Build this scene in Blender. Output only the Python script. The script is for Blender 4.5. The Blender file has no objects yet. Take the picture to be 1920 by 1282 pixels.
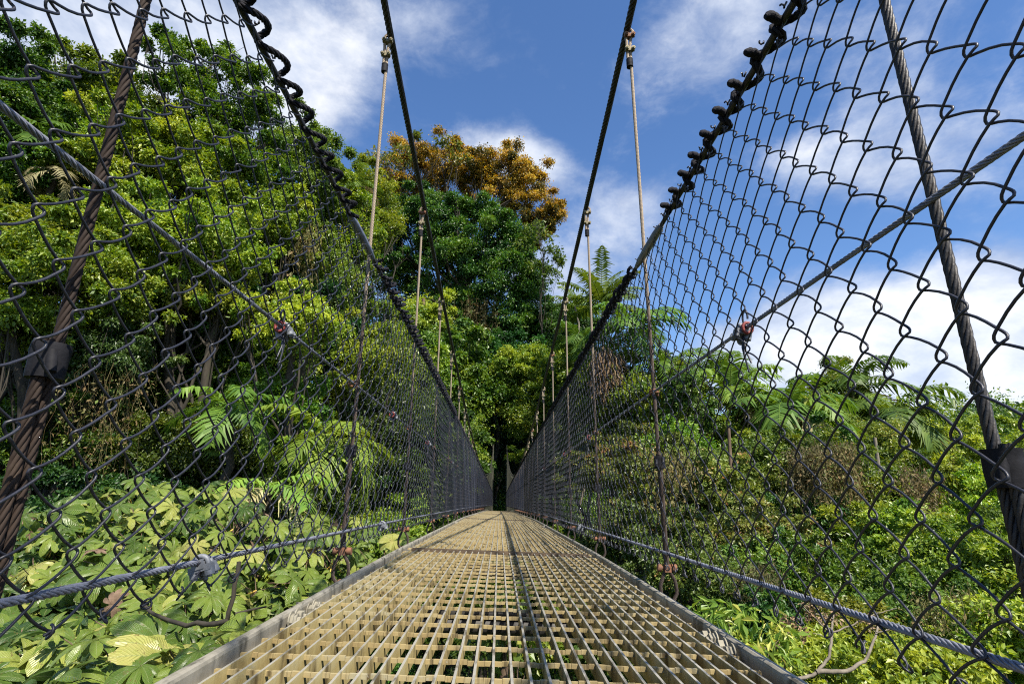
DENOISE=False
import bpy, math, random
import numpy as np
from mathutils import Matrix, Vector
R = np.random.RandomState(7)
random.seed(5)
S = bpy.context.scene
COL = S.collection
rad = math.radians

# ------------------------------------------------------------------ camera
FPX = 1010.0
PITCH = math.atan(300/FPX); YAW = math.atan(22*0.9586/FPX); ROLL = rad(0.37)
CM = Matrix.Rotation(-YAW, 4, 'Z') @ Matrix.Rotation(math.pi/2+PITCH, 4, 'X') @ Matrix.Rotation(ROLL, 4, 'Z')
cam_d = bpy.data.cameras.new('camera'); cam = bpy.data.objects.new('camera', cam_d); COL.objects.link(cam)
cam.matrix_world = CM
cam_d.sensor_width = 36; cam_d.lens = 36*FPX/1920; cam_d.clip_start = 0.02; cam_d.clip_end = 4000
S.camera = cam

def ray(px, py):
    v = CM.to_3x3() @ Vector(((px-960)/FPX, -(py-641)/FPX, -1))
    return np.array(v)
def at(px, py, Y):
    v = ray(px, py); return v*(Y/v[1])
def ppm(px, py, Y):                       # photograph pixels per metre at that place
    v = ray(px, py); return FPX/(Y/v[1])

# ------------------------------------------------------------------ mesh helpers
def link(name, me, mat=None, parent=None):
    o = bpy.data.objects.new(name, me); COL.objects.link(o)
    if mat is not None:
        for m in (mat if isinstance(mat, (list, tuple)) else [mat]): me.materials.append(m)
    if parent is not None: o.parent = parent
    return o
def tag(o, label, cat, group=None, kind=None):
    o['label'] = label; o['category'] = cat
    if group: o['group'] = group
    if kind: o['kind'] = kind
    return o
def empty(name, loc=(0,0,0)):
    o = bpy.data.objects.new(name, None); COL.objects.link(o); o.location = loc
    o.empty_display_size = .2
    return o

class MB:
    """collects vertices and faces (quads / tris) with a tint per face, material index and uv"""
    def __init__(s): s.v=[]; s.q=[]; s.n=0; s.t=[]; s.m=[]; s.uv=[]; s.sm=[]
    def add(s, v, f, tint=0.5, mi=0, uv=None, smooth=True):
        v = np.asarray(v, dtype=np.float32).reshape(-1,3); f = np.asarray(f, dtype=np.int32)
        if len(f)==0: return s
        if f.shape[1]==3: f = np.concatenate([f, -np.ones((len(f),1), np.int32)-s.n], 1)
        s.v.append(v); s.q.append(f+s.n); s.n += len(v)
        s.t.append(np.broadcast_to(np.asarray(tint, np.float32), (len(f),)).copy())
        s.m.append(np.full(len(f), mi, np.int32))
        s.sm.append(np.full(len(f), smooth, bool))
        s.uv.append(np.zeros((len(v),2), np.float32) if uv is None else np.asarray(uv, np.float32).reshape(-1,2))
        return s
    def box(s, c, h, mi=0, rot=None, tint=.5, topmi=None):
        c = np.asarray(c, float); h = np.asarray(h, float)
        k = np.array([[x,y,z] for x in (-1,1) for y in (-1,1) for z in (-1,1)], float)*h
        if rot is not None: k = k @ np.asarray(rot).T
        f = np.array([[0,1,3,2],[4,6,7,5],[0,4,5,1],[2,3,7,6],[0,2,6,4]]); top = np.array([[1,5,7,3]])
        s.add(k+c, f, tint, mi, smooth=False); s.add(k+c, top, tint, mi if topmi is None else topmi, smooth=False)
        return s
    def build(s, name, mat, parent=None, uv=False, tint=False):
        v = np.concatenate(s.v); q = np.concatenate(s.q)
        tri = q[:,3] < 0
        tot = np.where(tri, 3, 4).astype(np.int32)
        start = np.concatenate([[0], np.cumsum(tot)[:-1]]).astype(np.int32)
        if tri.any():
            mask = np.ones(q.shape, bool); mask[tri,3] = False; li = q[mask]
        else: li = q.reshape(-1)
        me = bpy.data.meshes.new(name)
        me.vertices.add(len(v)); me.vertices.foreach_set('co', v.reshape(-1))
        me.loops.add(len(li)); me.loops.foreach_set('vertex_index', li.astype(np.int32))
        me.polygons.add(len(q)); me.polygons.foreach_set('loop_start', start)
        me.polygons.foreach_set('material_index', np.concatenate(s.m))
        me.polygons.foreach_set('use_smooth', np.concatenate(s.sm))
        if tint:
            a = me.attributes.new('tint', 'FLOAT', 'FACE'); a.data.foreach_set('value', np.concatenate(s.t))
        if uv:
            u = np.concatenate(s.uv); l = me.uv_layers.new(name='UVMap'); l.data.foreach_set('uv', u[li].reshape(-1))
        me.update(calc_edges=True)
        return link(name, me, mat, parent)

def frames(P):
    P = np.asarray(P, float); n = len(P)
    T = np.gradient(P, axis=0); T /= np.linalg.norm(T, axis=1)[:,None]+1e-12
    a = np.array([1.,0,0]) if abs(T[0][0])<.8 else np.array([0,0,1.])
    N = np.zeros_like(P); x = a - T[0]*a.dot(T[0]); N[0] = x/np.linalg.norm(x)
    for i in range(1,n):
        x = N[i-1]-T[i]*N[i-1].dot(T[i]); N[i] = x/(np.linalg.norm(x)+1e-12)
    return T, N, np.cross(T,N)
def resample(P, step):
    P = np.asarray(P, float); d = np.r_[0, np.cumsum(np.linalg.norm(np.diff(P,axis=0),axis=1))]
    n = max(2, int(d[-1]/step)+1); t = np.linspace(0,d[-1],n)
    return np.stack([np.interp(t,d,P[:,k]) for k in range(3)],1)
def tube(mb, P, r, sides=8, mi=0, tint=.5, cap=True):
    P = np.asarray(P, float); n = len(P); r = np.broadcast_to(np.asarray(r,float),(n,))
    T,N,B = frames(P); a = np.linspace(0,2*math.pi,sides,endpoint=False)
    V = P[:,None]+r[:,None,None]*(np.cos(a)[None,:,None]*N[:,None]+np.sin(a)[None,:,None]*B[:,None])
    i = np.arange(n-1)[:,None]*sides; j = np.arange(sides)[None]; j2 = (j+1)%sides
    F = np.stack([i+j, i+j2, i+sides+j2, i+sides+j],-1).reshape(-1,4)
    mb.add(V, F, tint, mi)
    if cap:
        for e,idx in ((0,0),(n-1,(n-1)*sides)):
            c = V.reshape(-1,3)[idx:idx+sides]
            mb.add(np.vstack([c,P[e]]), np.array([[k,(k+1)%sides,sides] for k in range(sides)]) if e else np.array([[(k+1)%sides,k,sides] for k in range(sides)]), tint, mi)
    return mb
def rope(mb, P, R0, pitch=None, strands=6, sides=5, per=9, mi=0, phase=0.):
    """a real laid rope: strands winding round a core"""
    pitch = pitch or R0*13
    P = resample(P, pitch/per); T,N,B = frames(P)
    d = np.r_[0, np.cumsum(np.linalg.norm(np.diff(P,axis=0),axis=1))]
    rs = R0*math.sin(math.pi/strands)/(1+math.sin(math.pi/strands))*1.12; rc = R0-rs
    for k in range(strands):
        a = phase+2*math.pi*(k/strands+d/pitch)
        tube(mb, P+rc*(np.cos(a)[:,None]*N+np.sin(a)[:,None]*B), rs, sides, mi, cap=False)
    tube(mb, P, rc*.9, 5, mi, cap=False)
    return mb
def multitube(mb, P, r, sides, ref=(1.,0,0), mi=0):
    """P: (N,S,3) many paths at once"""
    Nn,Sn,_ = P.shape
    T = np.gradient(P, axis=1); T /= np.linalg.norm(T,axis=2)[...,None]+1e-12
    ref = np.asarray(ref,float)
    B = np.cross(T, ref); B /= np.linalg.norm(B,axis=2)[...,None]+1e-9
    N = np.cross(B, T); a = np.linspace(0,2*math.pi,sides,endpoint=False)
    V = P[:,:,None]+r*(np.cos(a)[None,None,:,None]*N[:,:,None]+np.sin(a)[None,None,:,None]*B[:,:,None])
    w = np.arange(Nn)[:,None,None]*Sn*sides; i = np.arange(Sn-1)[None,:,None]*sides; j = np.arange(sides)[None,None]; j2=(j+1)%sides
    F = np.stack([w+i+j, w+i+j2, w+i+sides+j2, w+i+sides+j],-1).reshape(-1,4)
    mb.add(V, F, .5, mi)

# ------------------------------------------------------------------ materials
class NT:
    def __init__(s, name):
        s.m = bpy.data.materials.new(name); s.m.use_nodes = True; s.t = s.m.node_tree; s.t.nodes.clear()
        s.out = s.t.nodes.new('ShaderNodeOutputMaterial')
    def n(s, typ, **k):
        x = s.t.nodes.new(typ)
        for a,b in k.items():
            if a.startswith('i_'):
                key = a[2:]; key = int(key) if key.isdigit() else key.replace('_',' ')
                x.inputs[key].default_value = b
            else: setattr(x, a, b)
        return x
    def l(s, a, b): s.t.links.new(a, b)
    def noise(s, scale, detail=4, rough=.6, coord=None, dist=0):
        x = s.n('ShaderNodeTexNoise', i_Scale=scale, i_Detail=detail, i_Roughness=rough, i_Distortion=dist)
        if coord is not None: s.l(coord, x.inputs['Vector'])
        return x.outputs['Fac']
    def ramp(s, fac, stops, interp='LINEAR'):
        x = s.n('ShaderNodeValToRGB'); e = x.color_ramp; e.interpolation = interp
        while len(e.elements) < len(stops): e.elements.new(.5)
        for el,(p,c) in zip(e.elements, stops): el.position = p; el.color = (*c,1) if len(c)==3 else c
        s.l(fac, x.inputs['Fac']); return x.outputs['Color']
    def math(s, op, a, b=None, c=None):
        x = s.n('ShaderNodeMath', operation=op)
        for i,v in enumerate((a,b,c)):
            if v is None: continue
            if isinstance(v,(int,float)): x.inputs[i].default_value = v
            else: s.l(v, x.inputs[i])
        return x.outputs[0]
    def mix(s, f, a, b):
        x = s.n('ShaderNodeMix', data_type='RGBA')
        for k,v in ((0,f),(6,a),(7,b)):
            if isinstance(v,(int,float)): x.inputs[k].default_value = v
            elif isinstance(v,tuple): x.inputs[k].default_value = (*v,1)
            else: s.l(v, x.inputs[k])
        return x.outputs[2]
    def bump(s, h, strength=.3, dist=.01):
        b = s.n('ShaderNodeBump', i_Strength=strength, i_Distance=dist); s.l(h, b.inputs['Height']); return b.outputs['Normal']
    def bsdf(s, col, rough=.5, metal=0., normal=None, spec=.5):
        b = s.n('ShaderNodeBsdfPrincipled')
        for k,v in (('Base Color',col),('Roughness',rough),('Metallic',metal),('Specular IOR Level',spec)):
            if isinstance(v,(int,float)): b.inputs[k].default_value = v
            elif isinstance(v,tuple): b.inputs[k].default_value = (*v,1)
            else: s.l(v, b.inputs[k])
        if normal is not None: s.l(normal, b.inputs['Normal'])
        s.l(b.outputs[0], s.out.inputs[0]); return b
def obj_coord(t): return t.n('ShaderNodeTexCoord').outputs['Object']

def M_simple(name, c1, c2, scale, rough=.5, metal=0., bumpk=.3, c3=None, r2=None, stretch=None, spec=.5):
    t = NT(name); co = obj_coord(t)
    if stretch:
        mp = t.n('ShaderNodeMapping'); mp.inputs['Scale'].default_value = stretch; t.l(co, mp.inputs['Vector']); co = mp.outputs[0]
    f = t.noise(scale, 5, .65, co); g = t.noise(scale*6, 3, .6, co)
    st = [(.35,c1),(.62,c2)]
    if c3: st.append((.72,c3))
    col = t.ramp(f, st); col = t.mix(t.math('MULTIPLY', g, .35), col, c1)
    rr = rough if r2 is None else t.math('MULTIPLY_ADD', f, r2-rough, rough)
    t.bsdf(col, rr, metal, t.bump(g, bumpk, .004), spec); return t.m

M = {}
M['vinyl'] = M_simple('black_vinyl_wire', (.009,.010,.017), (.020,.021,.032), 30, .45, 0, .15)
M['top_rope'] = M_simple('tarred_rope', (.010,.010,.015), (.021,.021,.026), 60, .8, 0, .5, spec=.15)
M['dark_steel'] = M_simple('dark_wire_rope', (.020,.019,.022), (.042,.038,.036), 14, .55, .3, .3, c3=(.06,.05,.04))
M['grey_steel'] = M_simple('galvanised_wire_rope', (.13,.14,.18), (.22,.23,.28), 20, .5, .15, .3)
M['rusty_rope'] = M_simple('rusty_wire_rope', (.020,.014,.012), (.038,.026,.020), 10, .75, .1, .4, spec=.2, c3=(.07,.05,.035), stretch=(1,1,.5))
M['rust'] = M_simple('rusted_fitting', (.10,.052,.032), (.25,.105,.050), 45, .8, .2, .2, c3=(.24,.22,.17))
M['olive_fitting'] = M_simple('weathered_clip', (.12,.10,.06), (.25,.22,.13), 50, .7, .3, .15, c3=(.22,.09,.04))
M['tape'] = M_simple('black_tape', (.008,.008,.010), (.018,.018,.022), 40, .7, 0, .12, spec=.12)
M['pale_tape'] = M_simple('grey_tape', (.10,.11,.16), (.18,.19,.25), 20, .35, 0, .3)
M['red_clip'] = M_simple('red_painted_clip', (.16,.015,.015), (.24,.05,.04), 40, .6, 0, .1)
M['grey_cast'] = M_simple('grey_cast_clip', (.12,.13,.15), (.22,.23,.25), 40, .6, .3, .1)
M['post'] = M_simple('mossy_post', (.030,.033,.022), (.065,.065,.045), 6, .85, 0, .4)
M['dark_beam'] = M_simple('dark_beam', (.02,.02,.022), (.05,.045,.04), 8, .6, .2, .3)
def hanger_mat():
    # wire rope tan high up, brown and darker near the deck
    t = NT('hanger_rope'); co = obj_coord(t)
    sep = t.n('ShaderNodeSeparateXYZ'); t.l(co, sep.inputs[0])
    f = t.noise(9, 4, .6, co)
    h = t.math('ADD', sep.outputs[2], t.math('MULTIPLY_ADD', f, .5, -.25))
    col = t.ramp(t.math('MULTIPLY_ADD', h, .5, .5), [(.45,(.040,.027,.022)),(.85,(.055,.036,.028)),(1.0,(.26,.205,.145))])
    g = t.noise(60, 3, .6, co)
    t.bsdf(t.mix(t.math('MULTIPLY',g,.4), col, (.05,.035,.025)), .6, .25, t.bump(g,.3,.003)); return t.m
M['hanger'] = hanger_mat()
def grating_mat(name, c1, c2, c3, metal, rough):
    t = NT(name); co = obj_coord(t)
    f = t.noise(3.2, 6, .7, co); f2 = t.noise(22, 4, .65, co)
    mp = t.n('ShaderNodeMapping'); mp.inputs['Scale'].default_value = (60,14,4); t.l(co, mp.inputs[0]); f3 = t.noise(1, 3, .6, mp.outputs[0])
    col = t.ramp(t.math('ADD', t.math('MULTIPLY',f,.6), t.math('MULTIPLY',f2,.4)), [(.36,c1),(.5,c2),(.64,c3)])
    col = t.mix(t.ramp(f3,[(.52,(0,0,0)),(.66,(1,1,1))]), col, tuple(x*.45 for x in c1))
    # small lichen / chip spots
    v = t.n('ShaderNodeTexVoronoi', i_Scale=90.); t.l(co, v.inputs['Vector'])
    sp = t.math('MULTIPLY', t.math('LESS_THAN', v.outputs['Distance'], .22), t.math('GREATER_THAN', f2, .56))
    col = t.mix(t.math('MULTIPLY',sp,.55), col, (.30,.28,.22))
    t.bsdf(col, rough, metal, t.bump(f2,.35,.003)); return t.m
M['bar_side'] = grating_mat('stained_galvanised_bar', (.26,.187,.072), (.395,.315,.135), (.45,.39,.21), .0, .62)
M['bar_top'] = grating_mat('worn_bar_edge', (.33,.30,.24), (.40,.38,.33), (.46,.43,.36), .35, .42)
M['rod'] = grating_mat('stained_cross_rod', (.20,.145,.06), (.31,.24,.11), (.30,.27,.17), .0, .6)
M['rim'] = grating_mat('weathered_channel', (.17,.16,.13), (.27,.25,.205), (.33,.31,.26), .15, .5)
M['dark_plate'] = M_simple('dark_end_plate', (.05,.035,.022), (.12,.08,.045), 20, .75, .1, .4)
M['bolt'] = grating_mat('galvanised_bolt', (.14,.125,.09), (.22,.20,.15), (.28,.26,.20), .0, .7)

# ------------------------------------------------------------------ bridge shape
XL, XR = -.606, .634                                    # planes of the two cable walls
_ys = np.array([-4,-1,.9,3,8.7,20,30,38,51.]); _zs = np.array([-.42,-.35,-.317,-.277,-.252,-.33,-.45,-.60,-.85])
_yy = np.linspace(-4,51,400); _zz = np.interp(_yy,_ys,_zs)
for _ in range(40): _zz[1:-1] = (_zz[:-2]+_zz[1:-1]*2+_zz[2:])/4
def zdeck(x, y): return np.interp(y,_yy,_zz) - .031*(np.asarray(x)-0.01)
def zoff(y): return (np.interp(y,_yy,_zz)+.31)*.45
def zrail(x, y): return (1.068 if x<0 else 1.045)+zoff(y)
def zlow(x, y): return (-.118 if x<0 else -.183)+zoff(y)*.6
def zmid(x, y): return (.452 if x<0 else .430)+.008*y*np.exp(-np.asarray(y)/12.)
def zmain(x, y): return 1.08+.0041*(np.asarray(y)-20.)**2+(-.02 if x>0 else 0)+.0*y
def line(x, fz, y0, y1, step):
    y = np.arange(y0, y1+step*.5, step); return np.stack([np.full_like(y,x), y, np.broadcast_to(fz(x,y),y.shape)],1)
HYL = [-2.1,-.70,.735,2.30]+[3.72+1.437*k for k in range(33)]
HYR = [-2.1,-.72,.70,2.22]+[3.655+1.437*k for k in range(33)]
HY = HYR

bridge = tag(empty('footbridge', (0,0,-.31)), 'narrow suspension footbridge with a yellowed steel grating deck hung from dark cables', 'bridge')
def BP(o):                                              # keep world coordinates under the bridge empty
    o.parent = bridge; o.matrix_parent_inverse = Matrix.Translation((0,0,.31)); return o

# deck panels
W0, W1 = -.555, .575
def deck_panel(y0, y1, first):
    p = BP(empty('deck_panel', (0,y0,-.3)))
    def sub(o):
        o.parent = p; o.matrix_parent_inverse = p.matrix_basis.inverted(); return o
    near = y0 < 9
    n = 30; xs = np.linspace(W0+.052, W1-.052, n)
    mb = MB(); seg = 6 if near else 2
    for x in xs:
        ye = np.linspace(y0+.006,y1-.006,seg+1); jit = R.normal(0,.0006)
        for a,b in zip(ye[:-1],ye[1:]):
            za, zb = zdeck(x,a)+jit, zdeck(x,b)+jit; t=.0026
            v = [(x-t,a,za-.034),(x+t,a,za-.034),(x+t,a,za),(x-t,a,za),(x-t,b,zb-.034),(x+t,b,zb-.034),(x+t,b,zb),(x-t,b,zb)]
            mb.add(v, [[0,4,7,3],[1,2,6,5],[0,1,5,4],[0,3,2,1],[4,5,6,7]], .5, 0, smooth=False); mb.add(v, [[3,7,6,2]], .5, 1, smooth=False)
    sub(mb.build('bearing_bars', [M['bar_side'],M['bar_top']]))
    mb = MB()
    for y in np.arange(y0+.06, y1-.02, .104):
        xx = np.linspace(W0+.03, W1-.03, 31 if near else 2)
        if near:
            for a,b in zip(xx[:-1],xx[1:]):
                g=.0; z = zdeck((a+b)/2,y)-.0085+R.normal(0,.0006); w=(b-a)/2-.0
                mb.box(((a+b)/2,y+R.normal(0,.0006),z),(w-.0003,.0034,.0042), rot=Matrix.Rotation(.031+R.normal(0,.018),3,'Y'), mi=0)
        else: mb.box((0.01,y,zdeck(0.01,y)-.010),((W1-W0)/2-.03,.0034,.0042), rot=Matrix.Rotation(.031,3,'Y'))
    sub(mb.build('cross_rods', M['rod']))
    for yy in (y0+.001, y1-.001):
        mb = MB(); mb.box((.01,yy,zdeck(.01,yy)-.016),((W1-W0)/2-.05,.0030,.0195), rot=Matrix.Rotation(.031,3,'Y')); sub(mb.build('end_plate', M['dark_plate']))
        for x in (W0+.04,W1-.04):
            q = yy+(.07 if yy==y0+.001 else -.07); mb = MB(); mb.box((x,q,zdeck(x,q)-.010),(.022,.03,.003), rot=Matrix.Rotation(.031,3,'Y')); sub(mb.build('corner_tab', M['rod']))
for k in range(10):
    deck_panel(-1.93+5.3*k, 3.37+5.3*k-.05, k==0)

# edge channels with spliced joints and bolts
def channel(side):
    x0 = W0 if side<0 else W1; s = side
    mb = MB(); ys = np.arange(-2.2, 51.1, .3)
    prof = [(.006,-.085),(.006,.004),(.003,.011),(-.003,.0135),(-.011,.0135),(-.016,.010),(-.018,.004),(-.018,-.020),(-.026,-.021),(-.028,-.024),(-.028,-.085)]
    V = []
    for y in ys:
        z = zdeck(x0,y); V.append([(x0+s*a, y+0*R.normal(), z+b) for a,b in prof])
    V = np.array(V); n = len(prof); i = np.arange(len(ys)-1)[:,None]*n; j = np.arange(n-1)[None]
    F = np.stack([i+j,i+j+1,i+n+j+1,i+n+j],-1).reshape(-1,4)
    if s<0: F = F[:,::-1]
    mb.add(V,F,.5,0,smooth=False)
    o = mb.build('edge_channel', M['rim']); BP(o)
    def sub(q): q.parent = o; q.matrix_parent_inverse = o.matrix_world.inverted(); return q
    # splice plates
    for k,yj in enumerate([1.55+(.10 if s<0 else -.04)+5.3*q for q in range(9)]):
        z = zdeck(x0,yj); mb = MB()
        mb.box((x0+s*.0085,yj,z-.03),(.003,.14,.034)); mb.box((x0-s*.006,yj,z+.0145),(.010,.0018,.0016),mi=0)
        sub(mb.build('splice_plate', M['rim']))
        if k<3:
            for dy in (-.105,-.062,.03,.075) if s<0 else (-.10,-.055,.0,.048):
                mb = MB(); y = yj+dy-.02; xb = x0-s*.0285; zb = z-.006+R.normal(0,.0012)
                X = np.array([s,0,0.])
                def cyl(xa,xb_,r,sides,ph=0):
                    a = np.linspace(0,2*math.pi,sides,endpoint=False)+ph
                    c = np.stack([np.zeros(sides),np.cos(a)*r,np.sin(a)*r],1)
                    v = np.vstack([c+(xa,y,zb),c+(xb_,y,zb),[(xb_,y,zb)]])
                    f = [[i,(i+1)%sides,sides+(i+1)%sides,sides+i] for i in range(sides)]
                    mb.add(v,f,.5,0,smooth=False); mb.add(v,[[sides+i,sides+(i+1)%sides,2*sides] for i in range(sides)],.5,0,smooth=False)
                cyl(xb, xb-s*.003, .021, 16); cyl(xb-s*.003, xb-s*.018, .0155, 6, R.rand()); cyl(xb-s*.018, xb-s*.026, .008, 8)
                sub(mb.build('bolt', M['bolt']))
channel(-1); channel(1)

# cross beams under the deck
for y in HY:
    if y<-2.2 or y>50.6: continue
    mb = MB(); yb = y+.02
    tube(mb, [(XL-.03,yb,zdeck(XL,y)-.155),(XR+.03,yb,zdeck(XR,y)-.155)], .032, 10)
    mb.box((.01,yb,zdeck(0,y)-.115),(.60,.03,.007), rot=Matrix.Rotation(.031,3,'Y'))
    BP(mb.build('cross_beam', M['dark_beam']))

# main cables
for x in (XL,XR):
    mb = MB(); rope(mb, line(x, zmain, -1.6, 9, .1), .0185, pitch=.17, per=12)
    tube(mb, line(x, zmain, 9, 50.2, .4), .0185, 6)
    BP(mb.build('main_cable', M['dark_steel']))

# clips, hangers
def clip(mb, c, ax, out, w=.024, mi=0):
    """wire rope clip: saddle, U bolt, two nuts. ax = rope direction, out = side the bolts point to"""
    ax = np.asarray(ax,float); ax/=np.linalg.norm(ax); out = np.asarray(out,float); out -= ax*out.dot(ax); out/=np.linalg.norm(out)
    sd = np.cross(ax,out); c = np.asarray(c,float)
    rot = np.stack([sd,ax,out],1)
    mb.box(c+out*.010,(w*1.25,.010,.006),rot=rot,mi=mi); mb.box(c+out*.002,(w*.55,.012,.009),rot=rot,mi=mi)
    a = np.linspace(0,math.pi,9)
    U = [c+sd*w*.85*math.cos(t)-out*(w*.75*math.sin(t)) for t in a]
    U = [c+sd*w*.85+out*.030]+U+[c-sd*w*.85+out*.030]
    tube(mb, np.array(U), .0052, 6, mi)
    for q in (-1,1):
        b = c+sd*w*.85*q
        tube(mb,[b+out*.014,b+out*.026],.0105,6,mi)
def hanger(x, y, k):
    s = -1 if x<0 else 1; xo = x
    h = BP(empty('hanger_cable', (xo,y,-.3)))
    def sub(o): o.parent = h; o.matrix_parent_inverse = h.matrix_basis.inverted(); return o
    zt = float(zmain(x,y)); zd = float(zdeck(x,y)); near = y<7; vnear = y<3.2
    zb = zd+.070 if x<0 else zd+.062; ztap_lo = {True:zd+.48,False:zd+.385}[x<0]
    if 2<y<2.5: ztap_lo = zd+.47
    if y<1: zb = zd-.02
    rr = .0085
    mb = MB()
    up = np.array([(xo,y,zb),(xo,y,zt-.10),(xo+.004,y,zt-.06),(xo+.020,y,zt),(xo,y,zt+.021),(xo-.020,y,zt),(xo-.016,y,zt-.07),(xo-.014,y,zt-.175)])
    if near:
        rope(mb, up, rr, pitch=.11, per=9)
        rope(mb, [(xo+s*.0,y-.017,zb),(xo,y-.0175,ztap_lo+.03)], rr, pitch=.11, per=9)
    else:
        tube(mb, up, rr, 5)
        if y<25: tube(mb, [(xo,y-.017,zb),(xo,y-.017,ztap_lo)], rr, 4)
    loop = [(xo,y-.004,zb+.01),(xo,y+.020,zb-.035),(xo,y+.024,zb-.075),(xo,y+.008,zb-.105),(xo,y-.014,zb-.110),(xo,y-.036,zb-.085),(xo,y-.038,zb-.05),(xo,y-.013,zb+.01)]
    # teardrop eye is seen face-on: opens across the bridge
    loop = [(xo+(p[1]-y+.008)*1.0, y-.008, p[2]) for p in loop]
    if near: rope(mb, loop, .0075, pitch=.09, per=8)
    elif y<30: tube(mb, np.array(loop), .009, 5)
    sub(mb.build('rope', M['hanger'] if 1<y<24 else M['post'] if y>24 else M['dark_steel' if x>0 else 'rusty_rope']))
    if y<22:
        mb = MB(); mb2 = MB()
        clip(mb, (xo-.001,y,zt-.035), (0,0,1), (0,-1,.25), .021)
        clip(mb2, (xo-.004,y,zt-.125), (0,0,1), (0,-1,.15), .019)
        m = M['rust'] if (k%3==1) else M['olive_fitting']
        sub(mb.build('wire_clip', m)); sub(mb2.build('wire_clip', M['olive_fitting']))
        mb = MB(); # clevis bolt above the eye
        tube(mb, [(xo-.034,y-.008,zb+.012),(xo+.034,y-.008,zb+.012)], .0070, 8)
        for a,b,r in ((-.037,-.021,.0135),(.019,.036,.0145)): tube(mb, [(xo+a,y-.008,zb+.012),(xo+b,y-.008,zb+.012)], r, 6 if a<0 else 12)
        mb.box((xo,y-.008,zb+.012),(.012,.016,.014))
        sub(mb.build('wire_clip', M['rust']))
        if y<13:
            for zc,rt in ((zt-.205,.0155),(ztap_lo,.0215)):
                mb = MB(); n=7; a = np.linspace(-.024,.024,n)
                cx = xo-.007 if rt<.02 else xo; cy = y if rt<.02 else y-.008
                tube(mb,[(cx,cy,zc+q) for q in a], rt+R.rand(n)*.0022, 12)
                if rt>.02: tube(mb,[(cx-.012*s,cy-.012,zc+.012),(cx-.02*s,cy-.016,zc-.018)],.007,6)
                sub(mb.build('tape_wrap', M['tape']))
    mb = MB()  # eye ring welded to the beam
    a = np.linspace(-.1, math.pi+.1, 12)
    tube(mb, [(xo,y-.008+.024*math.cos(t),zb-.128+.030*math.sin(t)) for t in a]+[(xo,y-.032,zd-.17)], .009, 7 if y<10 else 4)
    sub(mb.build('eye_bolt', M['rust']))
    if y<30:
        ye=y; 
for k in range(len(HYL)):
    if HYL[k]<49: hanger(XL-.012,HYL[k],k)
    if HYR[k]<49: hanger(XR+.012,HYR[k],k+1)
# end towers
for x in (XL-.0,XR+.0):
    mb = MB(); z1 = float(zmain(x,50.3))+.1
    for yy in (50.22,50.42): mb.box((x,yy,z1/2-.6),(.055,.012,z1/2+.7))
    mb.box((x,50.32,z1/2-.6),(.012,.09,z1/2+.7)); mb.box((x,50.32,z1+.1),(.09,.14,.03))
    BP(mb.build('tower_post', M['post']))

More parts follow.
